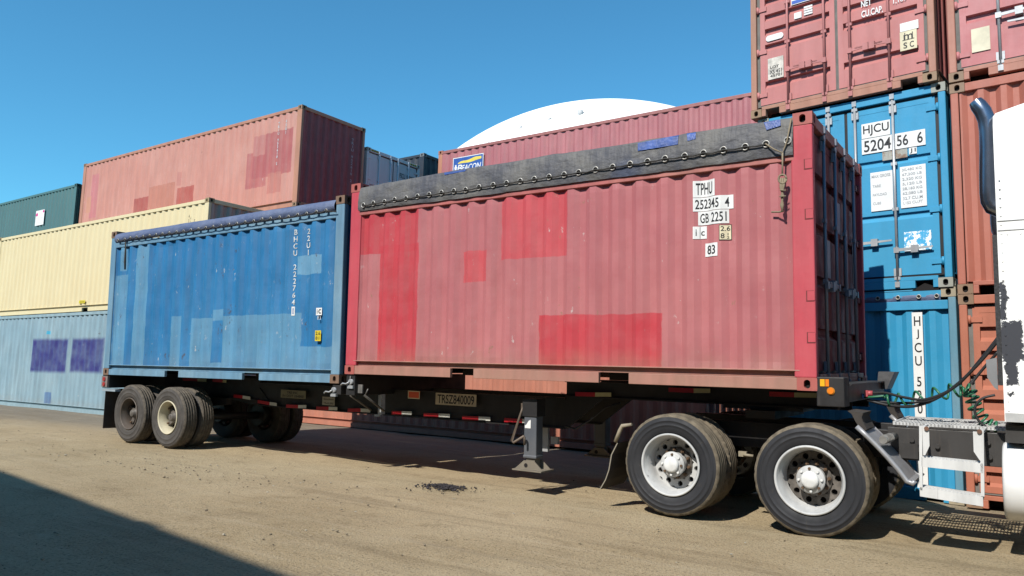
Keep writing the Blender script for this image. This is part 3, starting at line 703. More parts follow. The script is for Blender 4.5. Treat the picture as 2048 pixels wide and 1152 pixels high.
TWB = frame((12.192, 0, 0), (0, 1, 0), (0, 0, 1)); gl = MB(INK); gl.T = TWB; gl.text('FSCU  913007 1', 1.52, 2.26, 1.98, 2.14, -.045); gl.build('painted_number', wht); gl = MB(INK); gl.T = TWB; gl.text('45G1', 1.82, 2.10, 1.76, 1.90, -.045); gl.build('painted_size_code', wht)
for a0 in (.17, 1.95):
    hz = MB(flat('yellow stripe', (.55, .40, .03), .6), INK); hz.T = TWB
    for k in range(7): hz.m = k % 2; hz.box(a0+.045*k, a0+.045*(k+1), 2.50, 2.56, -.006, -.003)
    hz.build('hazard_stripe', wht)
MNV = steel('dark navy container paint', (.022, .03, .045), (.03, .04, .055), .4, rust=.02, streak=.1)
def wat(px, py, Y):
    d = ray(px, py); return CAM + d*((Y-CAM.y)/d.y)
dk = wat(852, 307, 11.9)
navy = container('shipping_container', 'dark navy container whose corner rises between the white doors and the crimson container', at_rot(dk.x-6.058, 11.9, dk.z-2.591, ROW), paint=MNV, cast=steel('navy casting', (.16, .17, .18), rust=.1), rows=2)
plate(navy, frame((6.058, 0, 0), (0, 1, 0), (0, 0, 1)), 1.3, 1.9, 1.75, 2.15, None, back=flat('olive sticker', (.35, .30, .03), .6), name='sticker', w=-.004)
whs = container('shipping_container', 'white container of which only a sliver of side shows left of the navy one', at_rot(dk.x-6.25-6.058, 12.0, dk.z-2.591-.12, ROW), paint=MWH, rows=2)
MBC = steel('dull crimson container paint', (.40, .135, .150), (.47, .185, .19), .7, rust=.03, streak=.18, vary=.14)
bea = container('shipping_container', 'dull crimson container with a blue and yellow sign, in front of the white dome', at_rot(-7.62, 10.70, 4.16, ROW+.4), 12.192, 2.896, paint=MBC, railm=steel('crimson rail', (.33, .12, .11), rust=.14), cast=steel('crimson casting', (.36, .15, .10), rust=.2), rows=3, dent=.003, phase=.22, postm=steel('orange post', (.46, .20, .12), rust=.15), postw=.16, pitch=.279)
def beacon_sign():
    T = NEAR; u0, v0 = .62, 1.86; w, h = 1.18, .71; yel_ = flat('sign yellow', (.78, .62, .10), .5); blu = flat('sign blue', (.03, .10, .36), .45)
    g = MB(blu, WHITE, yel_); g.T = T; g.box(u0, u0+w, v0, v0+h, -.004, .006)
    g.m = 1; e = .022
    g.box(u0, u0+w, v0, v0+e, .006, .008); g.box(u0, u0+w, v0+h-e, v0+h, .006, .008); g.box(u0, u0+e, v0+e, v0+h-e, .006, .008); g.box(u0+w-e, u0+w, v0+e, v0+h-e, .006, .008)
    g.m = 2; top = [(u0+.2+.9*k/12, v0+.53+.12*(k/12)**.7+.015*math.sin(k*.9)) for k in range(13)]; bot = [(u0+.2+.9*k/12, v0+.49+.015*math.sin(k*.6+1)+.05*(k/12)) for k in range(13)]
    n = g.pts([(a, b, .0075) for a, b in bot]+[(a, b, .0075) for a, b in top])
    for k in range(12): g.face((n+k, n+k+1, n+14+k, n+13+k))
    g.m = 1; g.text('B', u0+.17, u0+.37, v0+.255, v0+.47, .008, shear=.2, bold=.02); g.text('EACON', u0+.36, u0+1.10, v0+.265, v0+.445, .008, shear=.2, bold=.015)
    g.box(u0+.075, u0+.155, v0+.12, v0+.38, .007, .009); g.box(u0+.055, u0+.175, v0+.38, v0+.41, .007, .009); g.box(u0+.085, u0+.145, v0+.41, v0+.48, .007, .009)
    g.build('company_sign', bea)
beacon_sign()
# stack end-on at the right
SY = -7.0; c7, s7 = math.cos(math.radians(SY)), math.sin(math.radians(SY))
def endon(x, y, z, deg, W=2.438):                       # door end facing the camera; (x, y) is its left near corner
    a = math.radians(deg); ox, oy = x+W*math.cos(a), y+W*math.sin(a)
    return at_rot(ox, oy, z, deg+90)
TEND = frame((0, 2.438, 0), (0, -1, 0), (0, 0, 1))      # u from the left edge as seen from the yard
MMS = steel('pale red door paint', (.475, .165, .155), (.53, .215, .20), .6, rust=.05, streak=.25, vary=.12, rects=[])
msc = container('shipping_container', 'pale red container with closed doors and a cream square sign, topmost above the blue doors', endon(4.395, 3.56, 3.86, SY), paint=MMS, railm=steel('pale red rusty rail', (.42, .19, .13), (.38, .22, .14), rust=.25, streak=.3), cast=steel('tan rusty casting', (.30, .19, .11), rust=.3), ends=('door', 'panel'), grooves=(.50, 1.06, 1.30, 1.52, 1.76, 2.0), rodm=steel('pink rod', (.46, .17, .16), rust=.12, streak=.2), hands=(.62, .62, .66, .66), rows=2)
TM = TEND @ Matrix.Translation((.085, -3.86, -.04))
def sheet(parent, T, u0, u1, v0, v1, name, mats, txts=(), boxes=()):
    g = MB(*mats); g.T = T; g.box(u0, u1, v0, v1, -.002, .003)
    for mi, b in boxes: g.m = mi; g.box(*b, .003, .005)
    for mi, tx, a, b, c, d in txts: g.m = mi; g.text(tx, a, b, c, d, .004)
    return g.build(name, parent)
sheet(msc, TM, 1.935, 2.135, 4.355, 4.610, 'line_sign', (CREAM, INK), [(1, 'm', 1.98, 2.09, 4.50, 4.565), (1, 'S', 1.975, 2.02, 4.38, 4.46), (1, 'C', 2.05, 2.10, 4.38, 4.46)], [(1, (1.965, 2.105, 4.488, 4.497)), (1, (1.99, 2.0, 4.50, 4.59)), (1, (2.08, 2.09, 4.50, 4.585))])
sheet(msc, TM, 1.94, 2.158, 4.615, 4.73, 'blank_sticker', (WHITE,))
sheet(msc, TM, .165, .395, 4.40, 4.72, 'data_plate', (flat('worn cream plate', (.62, .57, .50), .6, vary=.3, scale=12), INK), [(1, 'LOT', .20, .33, 4.56, 4.60), (1, 'XS 451', .19, .37, 4.48, 4.54), (1, '45701', .20, .37, 4.43, 4.47)])
g = MB(WHITE); g.T = TM; n0 = g.pts([(.27+(.085 if math.cos(2*PI*k/24) > 0 else -.085)+.045*math.cos(2*PI*k/24), 5.03+.045*math.sin(2*PI*k/24)+.0*k, .003) for k in range(24)]); g.face(range(n0, n0+24)); g.build('oval_sticker', msc)
g = MB(WHITE); g.T = TM; g.text('NET', 1.47, 1.60, 5.10, 5.19, .003, bold=.02); g.text('CU.CAP.', 1.47, 1.74, 4.955, 5.05, .003, bold=.02); g.text('33.2', 1.90, 2.03, 5.12, 5.19, .003, bold=.01); g.text('1,169', 1.87, 2.03, 5.02, 5.09, .003, bold=.01); g.text('CBM', 2.12, 2.24, 5.14, 5.20, .003); g.text('CUFT', 2.12, 2.24, 5.05, 5.11, .003); g.build('painted_text', msc)
g = MB(WHITE); g.T = TM; g.box(.56, .665, 5.21, 5.30, -.001, .003)
for k in range(4): g.box(.70, .82, 5.225+.035*k, 5.25+.035*k, -.001, .003)
g.build('sticker', msc)
sheet(msc, TM, .52, .95, 5.43, 5.60, 'blue_white_sticker', (WHITE, flat('sticker blue', (.04, .12, .5), .5)), [], [(1, (.53, .94, 5.44, 5.49))])
# blue door container below it
MHB = steel('sky blue container paint', (.030, .285, .50), (.045, .32, .53), .5, rust=.03, streak=.12, vary=.08, chips=.0)
def hj_doors():
    r = container('shipping_container', 'sky blue container with closed doors and white number plates, middle of its stack', endon(4.478, 3.62, 1.256, SY), paint=MHB, cast=steel('pale blue grey casting', (.33, .34, .30), (.38, .33, .24), rust=.25), ends=('none', 'panel'), rows=2)
    door_end(r, TEND, 2.438, 2.591, MHB, GALV, BLACK, (.965, 1.70), rods=(.56, 1.0, 1.345, 1.815), hands=(.50, .50, .62, .50), gh=.03, depth=.03)
    return r
hj = hj_doors()
TH = TEND @ Matrix.Translation((0, -1.256, -.042))
sheet(hj, TH, 1.42, 1.775, 3.30, 3.50, 'number_plate', (WHITE, INK), [(1, 'HJCU', 1.44, 1.76, 3.325, 3.475)])
sheet(hj, TH, 1.418, 1.795, 3.085, 3.292, 'number_plate', (WHITE, INK), [(1, '5204', 1.445, 1.78, 3.11, 3.265)])
sheet(hj, TH, 1.815, 2.185, 3.085, 3.292, 'number_plate', (WHITE, INK), [(1, '56', 1.85, 1.985, 3.12, 3.265), (1, '6', 2.09, 2.155, 3.12, 3.265)])
sheet(hj, TH, 1.99, 2.08, 2.99, 3.075, 'size_plate', (WHITE, INK), [(1, 'J1', 2.0, 2.07, 3.0, 3.065)])
sheet(hj, TH, 1.67, 1.97, 2.96, 3.075, 'worn_plate', (steel('rusted plate', (.36, .36, .32), rust=.7, streak=.4), INK))
PALEINK = flat('faded ink', (.36, .38, .40), .6)
sheet(hj, TH, 1.515, 1.785, 2.30, 2.82, 'weight_plate', (WHITE, PALEINK), [(1, 'MAX GROSS', 1.53, 1.76, 2.745, 2.785), (1, 'TARE', 1.54, 1.64, 2.615, 2.65), (1, 'PAYLOAD', 1.54, 1.71, 2.50, 2.535), (1, 'CUBE', 1.54, 1.64, 2.385, 2.42)])
sheet(hj, TH, 1.875, 2.175, 2.30, 2.84, 'weight_plate', (WHITE, PALEINK), [(1, x, 1.90, 2.13, 2.775-.062*k, 2.815-.062*k) for k, x in enumerate(('30,480 KG', '67,200 LB', ' 2,320 KG', ' 5,120 LB', '28,160 KG', '62,080 LB', '32.7 CU.M', '1,153 CU.FT'))])
def peel():
    m, t, p = nt('peeling sticker'); tc = nd(t, 'ShaderNodeTexCoord').outputs['Object']; f, _ = noiset(t, tc, 14, 7, .75)
    t.links.new(mix(t, ramp(t, f, .49, .52), (.030, .285, .50), (.70, .72, .72)), p.inputs['Base Color']); p.inputs['Roughness'].default_value = .6; return m
sheet(hj, TH, 1.90, 2.21, 1.73, 1.985, 'peeled_sticker', (peel(),))
# shade under the bent sill of the blue container, and the lower blue one
MLBL = MHB
low = container('open_top_container', 'sky blue open-top container with a white lettered strip, at the bottom of its stack', endon(4.50, 3.64, -1.335, SY), paint=MLBL, railm=MLBL, postm=steel('chipped blue post', (.12, .28, .38), (.20, .33, .40), .8, rust=.2, streak=.4, chips=.5), cast=steel('pale casting', (.36, .31, .22), rust=.3), ends=('none', 'panel'), open_top=True, top=(2.33, 2.43), rows=2, postw=.15)
g = MB(MLBL); g.T = TEND; corr_panel(g, corr_profile(.09, 2.352, .261, .042, .044), .14, 2.34, 3, .002, 1, .03); g.build('end_panel', low)
g = MB(MLBL); g.T = TEND; g.box(.092, 2.346, 2.325, 2.435, -.07, -.006); g.build('top_end_rail', low, .005)
tl = MB(MTARPB); tl.T = TEND; tl.smooth = True
tl.grid([[(.17+2.1*i/60, v, n+.010*noise.noise((i*.5, v*9, 2))) for i in range(61)] for v, n in ((2.435, -.02), (2.46, -.004), (2.50, -.004), (2.53, -.02), (2.545, -.1))])
tlo = tl.build('tarpaulin', low)
for u in (1.79, 2.03, 2.23, 1.55, 1.31, 1.07, .83):
    q = TEND @ Vector((u, 2.487, .008)); e = inst(e1, tlo, q, (0, 0, math.radians(-90)))
g = MB(WHITE, INK); g.T = TEND; g.box(1.935, 2.055, .10, 2.295, -.028, -.024); g.m = 1
vv = 2.275
for ch in 'HJCU 52065':
    if ch != ' ': g.glyph(ch, 1.995, vv-.15, vv-.03, .72, -.024, .012)
    vv -= .165 if ch != ' ' else .09
g.build('number_strip', low)
g = MB(DARK); g.T = TEND; g.prism([(.2, 2.562), (1.95, 2.565), (2.10, 2.655), (2.28, 2.58), (2.28, 2.56)], -.01, -.004, 2); g.build('sill_shade', low)  # dark sheet standing for the shadowed gap at the dented sill
# brown red stack right of it
RY = -5.0
MBR = steel('brick red container paint', (.40, .125, .085), (.45, .16, .11), .6, rust=.06, streak=.25, vary=.14)
MBR2 = steel('orange red container paint', (.42, .135, .08), (.46, .17, .105), .6, rust=.08, streak=.25, vary=.14)
MPR = steel('rosy red container paint', (.46, .15, .155), (.50, .19, .19), .6, rust=.05, streak=.25, vary=.14)
rt = container('shipping_container', 'rosy red container with grey locking rods, topmost at the right edge', endon(6.945, 3.24, 3.785, RY), paint=MPR, railm=steel('rosy rail', (.40, .17, .12), rust=.3, streak=.3), ends=('door', 'panel'), grooves=(.80, 1.3, 1.8), rodm=GALV, rows=2, hands=(.72, .60, .6, .6))
TR_ = TEND @ Matrix.Translation((0, -3.785, -.042))
sheet(rt, TR_, .255, .45, 4.12, 4.42, 'data_plate', (flat('cream plate', (.66, .60, .44), .6, vary=.15), INK))
rm = container('shipping_container', 'brick red corrugated end of the middle container at the right edge', endon(6.95, 3.20, 1.145, RY), paint=MBR, railm=MBR, ends=('panel', 'panel'), rows=2, endpitch=.235, endphase=.06, cast=CASTRUST, H=2.60)
rl = container('shipping_container', 'orange red container with hinged doors, on the ground behind the tractor', endon(6.95, 3.20, -1.46+.13, RY), H=2.47, paint=MBR2, railm=MBR2, ends=('door', 'panel'), grooves=(.35, .62, .90, 1.18, 1.46, 1.74, 2.02), gh=.12, rodm=GALV, rows=2)
# low container seen under the trailer
MOR = steel('orange pink container paint', (.46, .175, .115), (.50, .215, .15), .6, rust=.06, streak=.2, vary=.14)
ua = math.radians(-4.9)
und = container('shipping_container', 'orange red container on the ground behind the trailer, seen through the gap under it', at_rot(-9.05, 6.25, gz(-6), -4.9), 12.192, paint=MOR, rows=2)
# supports in the rows behind, and the stack behind the photographer that throws the big shadow
def plain(label, x, y, z, deg, L, H, m): return container('shipping_container', label, at_rot(x, y, z, deg), L, H, paint=m, rows=1)
plain('dark green container at ground level under the sun-bleached pink red one', -21.16, 6.68, gz(-9), ROW, 12.192, 2.896, MG)
plain('brick red container directly under the sun-bleached pink red one', -21.16, 6.66, 1.64, ROW, 12.192, 2.896, MBR)
plain('light blue container directly under the dark green poster container', -33.75, 6.85, 1.46, ROW, 12.192, 2.70, MHB)
plain('brick red container at ground level under the green poster container', -33.75, 6.85, -1.26, ROW, 12.192, 2.70, MBR2)
plain('orange red container directly under the white door container', -21.19, 9.25, 1.60, ROW, 12.192, 2.75, MOR)
plain('green container at ground level under the white door container', -21.19, 9.25, -1.25, ROW, 12.192, 2.80, MG)
plain('crimson container directly under the dull crimson one with the sign', -7.62, 10.85, 1.42, ROW, 12.192, 2.72, MBC)
plain('brick red container at ground level under the two crimson ones', -7.62, 10.85, -1.30, ROW, 12.192, 2.70, MBR)
plain('navy container directly under the dark navy one', dk.x-6.058, 12.0, dk.z-2.591*2, ROW, 6.058, 2.58, MNV)
plain('blue container low under the dark navy ones', dk.x-6.058, 12.0, dk.z-2.591*3, ROW, 6.058, 2.58, MHB)
SHD = -8.2
a = math.radians(SHD); tiers = (('lower', MOR, MHB, MBR, MBC), ('middle', MHB, MG, MOR, MBR), ('upper', MBR, MG, MLB, MOR))
for k, where in enumerate(('far left', 'left', 'nearest', 'right')):  # unseen row inferred from its shadow; height and length added to dim skylight
    x = -23.0+12.20*k*math.cos(a); y = -11.63+.144*23.0+12.20*k*math.sin(a)
    for j, tr_ in enumerate(tiers):
        plain('%s container at the %s of the unseen three-high row behind the photographer' % (tr_[0], where), x+2.438*math.sin(a), y-2.438*math.cos(a), -1.31+2.6*j, SHD, 12.192, 2.591, tr_[1+k])

# ---------------------------------------------------------------- white dome
def dome():
    ax = Vector((-.46359, .88525, .03763)).normalized(); D = 75.0; R = D*math.sin(math.radians(18.508)); C = CAM+ax*D
    m, t, p = nt('white dome shell'); tc = nd(t, 'ShaderNodeTexCoord').outputs['Object']; f, _ = noiset(t, tc, .15, 6, .6)
    t.links.new(mix(t, ramp(t, f, .3, .7), (.80, .80, .79), (.86, .86, .85)), p.inputs['Base Color']); p.inputs['Roughness'].default_value = .6
    root = thing('storage_dome', 'huge smooth white storage dome rising behind the containers', 'dome', Matrix.Translation((C.x, C.y, -1.3)))
    g = MB(m); g.smooth = True; cz = C.z+1.3; rows = [[(R*math.cos(2*PI*k/96), R*math.sin(2*PI*k/96), -.3) for k in range(96)]]
    for i in range(40):
        el = (i/39)*PI/2*.998; rows.append([(R*math.cos(el)*math.cos(2*PI*k/96), R*math.cos(el)*math.sin(2*PI*k/96), cz+R*math.sin(el)) for k in range(96)])
    g.grid(rows, True); g.build('shell', root)
    # cable run round the dome with small posts
    g = MB(flat('grey cable', (.52, .52, .53), .6)); path = []
    for q in ((968, 292), (978, 284), (1000, 273), (1020, 264), (1042, 255), (1070, 246), (1100, 238), (1130, 231), (1160, 226), (1190, 222), (1225, 220), (1260, 221)):
        d = ray(*q).normalized(); oc = CAM-C; b = d.dot(oc); disc = b*b-(oc.length_squared-R*R)
        if disc > 0: path.append(CAM+d*(-b-math.sqrt(disc))-Vector((C.x, C.y, -1.3)))
    g.tube(path, .05, 6)
    for i, l in ((4, 1.0), (6, 1.1)): g.tube([path[i]+Vector((0, 0, .1)), path[i]+(CAM-C).normalized()*.1+Vector((-.1 if i == 6 else 0, -.3, -l))], .12, 6)
    q = path[8]; g.tube([q+Vector((.1, -.1, .15)), q+Vector((.1, -.15, -.35))], .22, 8)
    g.build('cable_run', root)
dome()

# ---------------------------------------------------------------- wheels
RUB = steel('tyre rubber', (.017, .018, .022), (.026, .026, .029), .7, rust=0, streak=0, rough=.72, vary=.3, chips=1.2, chipcol=(.075, .06, .042)); TREADT = flat('dusty tan tread', (.165, .135, .095), .95, vary=.35, scale=14, bump=.4); TREADG = flat('dusty grey tread', (.115, .098, .078), .95, vary=.35, scale=14, bump=.4)
RUBG = flat('greyed tyre rubber', (.072, .064, .057), .85, vary=.3, scale=5)
WRIM = steel('white wheel paint', (.50, .50, .49), (.60, .60, .59), .7, rust=.16, streak=.3, vary=.25, chips=.6); HUBW = flat('white hub', (.72, .72, .70), .45, vary=.12, scale=14)
HUBD = flat('dirty hub', (.13, .115, .10), .6, vary=.4, scale=14)
BRIM = steel('brown dusty rim', (.095, .075, .06), (.12, .095, .075), rust=.25); CRIM = steel('cream rusty rim', (.62, .56, .40), (.55, .50, .38), rust=.24, streak=.2)
NUT = flat('rusty nut', (.16, .10, .06), .6, .4, vary=.4, scale=30)
def tyre_mesh(R, W, ri, side, tread, lug=3, seg=120, bl=.012):
    # axis y, outer face at y = 0
    g = MB(side, tread)
    S = .035
    def notch(base, d): return lambda k: base-(d if k % lug == 0 else 0)
    g.m = 0
    g.lathe([(ri, .035), (ri+.006, .018), (ri+.025, .006), (ri+.06, -.002), (ri+.078, -.003), (ri+.082, -.007), (ri+.088, -.007), (ri+.092, -.004), (R-.075, -.002), (R-.070, -.006), (R-.062, -.006), (R-.056, .001), (R-.045, .006), (R-.03, .010)], seg)
    g.m = 1; cr = []
    gw = .010
    cr.append((R-.03, .010)); cr.append((notch(R-.010, bl), .020)); cr.append((notch(R-.001, bl), .034))
    e0, e1 = .034, W-.034
    cr.append((notch(R, bl), .060))
    nG = 4
    for k in range(nG):
        c = e0+(e1-e0)*(k+.5)/nG
        cr += [(R, c-gw), (R-.013, c-gw*.6), (R-.013, c+gw*.6), (R, c+gw)]
    cr += [(notch(R, bl), W-.060), (notch(R-.001, bl), W-.034), (notch(R-.010, bl), W-.020), (R-.03, W-.010)]
    cr.sort(key=lambda q: q[1])
    g.lathe(cr, seg)
    g.m = 0
    g.lathe([(R-.03, W-.010), (R-.06, W), (ri+.06, W+.002), (ri, W-.03)], seg)
    return g
def disc_rim(ri, mat, holes=10, dish=.205, dirty=False):
    g = MB(mat, HUBW, NUT, HUBD, DARK)
    g.lathe([(ri+.004, .022), (ri+.012, .006), (ri+.006, -.004), (ri-.006, -.004), (ri-.014, .010), (ri-.020, .045), (ri-.034, .060), (ri-.042, dish-.02), (ri-.050, dish)], 64)
    g.lathe([(ri, .03), (ri, .24)], 64)
    # disc with round hand holes
    r0, r1, rm = .160, ri-.050, (.160+ri-.050)/2; n = 16; hr = .027
    for h in range(holes):
        a0 = 2*PI*h/holes; da = 2*PI/holes; ac = a0+da/2; outer = []; inner = []
        for k in range(n):
            a = 2*PI*(k+.5)/n; ca, sa = math.cos(a), math.sin(a); e = max(abs(ca), abs(sa)); u, v = ca/e, sa/e
            ang = ac+u*da/2; rr_ = rm+v*(r1-r0)/2
            yv = lambda q: dish+.004+.03*(1-(q-r0)/(r1-r0))*0
            outer.append((rr_*math.sin(ang), dish, rr_*math.cos(ang)))
            ang = ac+ca*hr/rm; rr2 = rm+sa*hr; inner.append((rr2*math.sin(ang), dish, rr2*math.cos(ang)))
        g.ring_hole(outer, inner, (0, .05, 0))
    if dirty:
        for i in range(len(g.f)-1, -1, -1):
            if g.mi[i] == 0 and all((g.v[q].y > dish-.004) for q in g.f[i]): g.mi[i] = 3
    g.m = 3
    g.lathe([(r0+.0, dish-.0005), (.158, dish-.022), (.115, dish-.022)], 48)
    g.m = 1; g.lathe([(.078, .048), (.078, .030), (.072, .016), (.055, .008), (.0, .006)], 40)
    g.m = 0; g.lathe([(.108, dish-.02), (.108, .064), (.100, .052), (.078, .046)], 40)
    g.lathe([(.112, .080), (.126, .076), (.126, .062), (.098, .056)], 40)
    for k in range(8):
        a = 2*PI*k/8; g.m = 2 if k % 3 == 1 else 1; g.cyl((.1*math.sin(a), .060, .1*math.cos(a)), (.1*math.sin(a), .036, .1*math.cos(a)), .012, 6)
    g.m = 2
    for k in range(10):
        a = 2*PI*(k+.5)/10; x, z = .138*math.sin(a), .138*math.cos(a)
        g.cyl((x, dish-.02, z), (x, dish-.052, z), .017, 6); g.cyl((x, dish-.05, z), (x, dish-.070, z), .010, 8)
    return g
def spoke_rim(ri, mat):
    g = MB(mat, HUBD, NUT)
    g.lathe([(ri+.004, .022), (ri+.010, .006), (ri+.004, -.002), (ri-.008, .000), (ri-.014, .012), (ri-.020, .05), (ri-.032, .065), (ri-.034, .20), (ri-.020, .24)], 64)
    g.m = 1; g.lathe([(.09, .24), (.09, .13), (.075, .10), (.06, .095), (.058, .06), (.045, .052), (0, .05)], 30)
    for k in range(5):
        a = 2*PI*k/5+.4; ca, sa = math.cos(a), math.sin(a)
        P = lambda r, w, y: (r*sa+w*ca, y, r*ca-w*sa)
        g.hexa([P(.07, -.05, .235), P(ri-.02, -.035, .20), P(ri-.02, .035, .20), P(.07, .05, .235), P(.07, -.045, .14), P(ri-.03, -.03, .15), P(ri-.03, .03, .15), P(.07, .045, .14)])
        g.m = 2; g.cyl(P(ri-.06, 0, .155), P(ri-.06, 0, .115), .016, 6); g.m = 1
        g.box(-.001, 0, .2, .201, 0, .001)
    return g
def add_wheel(parent, tyre_d, rim_d, loc, flip=False):
    w = bpy.data.objects.new('wheel', None); col.objects.link(w); w.parent = parent; w.location = loc; w.empty_display_size = .2
    if flip: w.rotation_euler = (0, 0, PI)
    else: w.rotation_euler = (0, random.uniform(0, 6), 0)
    t = bpy.data.objects.new('tyre', tyre_d); col.objects.link(t); t.parent = w
    r = bpy.data.objects.new('rim', rim_d); col.objects.link(r); r.parent = w
    return w
def data(g, name):
    o = g.build(name); d = o.data; bpy.data.objects.remove(o); return d
TT = data(tyre_mesh(.50, .27, .305, RUB, TREADT, 4, 120, .006), 'tyre'); TTI = data(tyre_mesh(.497, .27, .305, RUB, TREADT, 3, 132, .016), 'tyre')
TG = data(tyre_mesh(.492, .25, .27, RUBG, TREADG, 2, 120, .010), 'tyre')
RW = data(disc_rim(.298, WRIM), 'rim'); RWD = data(disc_rim(.298, WRIM, dirty=True), 'rim')
RB = data(spoke_rim(.265, BRIM), 'rim'); RC = data(spoke_rim(.265, CRIM), 'rim')

# ---------------------------------------------------------------- trailer chassis
CH = steel('black chassis paint', (.016, .015, .016), (.03, .027, .025), .5, rust=.10, streak=.2, vary=.3)
tr = thing('container_chassis', 'black two-axle container trailer carrying the red and blue containers', 'trailer', MT.copy())
def ibeam(g, x0, x1, y, z0, z1, w=.11):
    g.box(x0, x1, y-.006, y+.006, z0+.014, z1-.014); g.box(x0, x1, y-w/2, y+w/2, z0, z0+.014); g.box(x0, x1, y-w/2, y+w/2, z1-.014, z1)
for y in (.78, 1.66):
    g = MB(CH)
    ibeam(g, -2.75, 3.0, y, -.585, -.215); ibeam(g, -6.0, -2.75, y, -.50, -.15); ibeam(g, 3.0, 6.2, y, -.20, -.012)
    g.prism([(2.7, -.585), (3.0, -.585), (3.5, -.20), (3.0, -.20)], y-.02, y+.02); g.prism([(-2.75, -.585), (-2.4, -.585), (-2.75, -.30), (-3.4, -.50)], y-.02, y+.02)
    g.build('main_beam', tr)
for x in (-5.2, -4.2, -3.2, -2.2, -1.2, .9, 1.7, 2.4): 
    g = MB(CH); z = -.30 if x > -2.7 else -.22; g.box(x-.04, x+.04, .79, 1.65, z-.15, z); g.build('crossmember', tr)
for x in (3.4, 4.3, 5.2): g = MB(CH); g.box(x-.04, x+.04, .79, 1.65, -.15, -.03); g.build('crossmember', tr)
# rear bolster with lamps
g = MB(CH); g.box(-6.20, -5.98, .02, 2.42, -.40, -.145); g.build('rear_bolster', tr, .005)
g = MB(flat('pale blue steel', (.30, .36, .40), .6)); g.box(-6.16, -5.72, .0, .10, -.455, -.42); g.build('rear_step', tr)
g = MB(flat('tail lamp red', (.35, .03, .03), .3), flat('lamp housing', (.22, .18, .17), .5)); g.m = 1; g.box(-6.195, -6.0, .0, .02, -.385, -.19)
g.m = 0
for z in (-.245, -.335): g.cyl((-6.10, .0, z), (-6.10, -.014, z), .038, 16)
g.build('tail_lamp', tr)
# middle bolsters, twist locks
for x, z1 in ((-.24, -.155), (.02, -.015)):
    g = MB(CH); g.box(x, x+.16, .02, 2.42, -.28, z1); g.build('bolster', tr, .005)
def lock(x, z):
    g = MB(GALV); c = Vector((x, .0, z)); g.cyl(c+Vector((0, -.01, 0)), c+Vector((0, .08, 0)), .035, 12); g.tube([c+Vector((.0, -.02, 0)), c+Vector((-.05, -.03, -.03)), c+Vector((-.12, -.03, -.025)), c+Vector((-.15, -.03, -.05))], .010, 8); g.box(x-.05, x+.05, -.008, .03, z-.09, z-.05); g.build('twist_lock', tr)
lock(-.20, -.22); lock(.12, -.10)
g = MB(flat('worn grey steel', (.20, .19, .18), .6, .3, vary=.35)); q = [at(696, 777, .05), at(706, 776, .05)]
g.tube([at(701, 752, .0), at(700, 762, .0), at(703, 772, .0), at(694, 766, .0)], .008, 7); g.box(at(699, 770, .1).x, at(727, 770, .1).x, .08, .10, at(700, 785, .1).z, at(700, 768, .1).z); g.tube([at(736, 778, .1), at(731, 789, .1)], .008, 6)
g.build('lock_bracket', tr)
g = MB(flat('dull strut steel', (.11, .10, .09), .6, .2, vary=.3))
g.tube([at(700, 790, .12), at(742, 820, .5)], .016, 8); g.build('diagonal_strut', tr)
g = MB(MATS['dull strut steel']); g.tube([at(728, 790, .12), at(768, 822, .5)], .016, 8); g.build('diagonal_strut', tr)
g = MB(GALV); a = at(761, 790, .5); b = at(757, 829, .5); g.box(a.x-.03, a.x+.03, .49, .51, b.z, a.z); g.box(b.x-.07, b.x+.02, .49, .52, b.z-.03, b.z); g.build('hanger_plate', tr)
# number plate and placards on the beam
TC = NEAR @ Matrix.Translation((0, 0, -.772))
def onbeam(px0, py0, px1, py1): 
    a, b = at(px0, py0, .76), at(px1, py1, .76); return a.x, b.x, b.z, a.z
u0, u1, v0, v1 = onbeam(876, 787, 957, 809); v0, v1 = -.385, -.23
plate(tr, NEAR @ Matrix.Translation((0, 0, -.715)), u0, u1, v0, v1, 'TRSZ840009', back=flat('tan plate', (.55, .47, .33), .6), pad=(.05, .12), label='tan plate with black letters')
MTARPO = flat('orange placard', (.70, .12, .05), .5)
u0, u1, v0, v1 = onbeam(821, 781, 844, 798); plate(tr, NEAR @ Matrix.Translation((0, 0, -.715)), u0, u1, v0, v1, None, back=MTARPO, ink=CREAM, border=.012, name='placard')
OL = flat('dull olive plate', (.20, .18, .11), .6)
u0, u1, v0, v1 = onbeam(567, 779, 616, 798); plate(tr, NEAR @ Matrix.Translation((0, 0, -.715)), u0, u1, v0, v1, None, back=OL, parts=[('TRS INC.', .25, .72, .55, .85), ('IN DOT 284800', .08, .92, .12, .42)], name='owner_plate')
u0, u1, v0, v1 = onbeam(650, 793, 674, 811); plate(tr, NEAR @ Matrix.Translation((0, 0, -.715)), u0, u1, v0, v1, None, back=flat('grey plate', (.40, .37, .30), .6), parts=[('Stoughton', .1, .9, .55, .85), ('TRAILERS', .1, .9, .12, .35)], name='maker_plate')
TAPER, TAPEW = flat('red reflector', (.40, .012, .02), .35), flat('silver reflector', (.62, .62, .56), .35); TAPEY = flat('old yellow reflector', (.55, .52, .28), .4)
def tape(pr, pw, end, h, second, wm):
    a, b, c = at(*pr, .71), at(*pw, .71), at(*end, .71)
    g = MB(TAPER, wm); g.T = NEAR @ Matrix.Translation((0, 0, -.718)); z = a.z
    g.hexa([(a.x, a.z-h, 0), (b.x, b.z-h, 0), (b.x, b.z, 0), (a.x, a.z, 0), (a.x, a.z-h, .004), (b.x, b.z-h, .004), (b.x, b.z, .004), (a.x, a.z, .004)]); g.m = 1
    g.hexa([(b.x, b.z-h, 0), (c.x, c.z-h, 0), (c.x, c.z, 0), (b.x, b.z, 0), (b.x, b.z-h, .004), (c.x, c.z-h, .004), (c.x, c.z, .004), (b.x, b.z, .004)]); g.build('reflector_strip', tr)
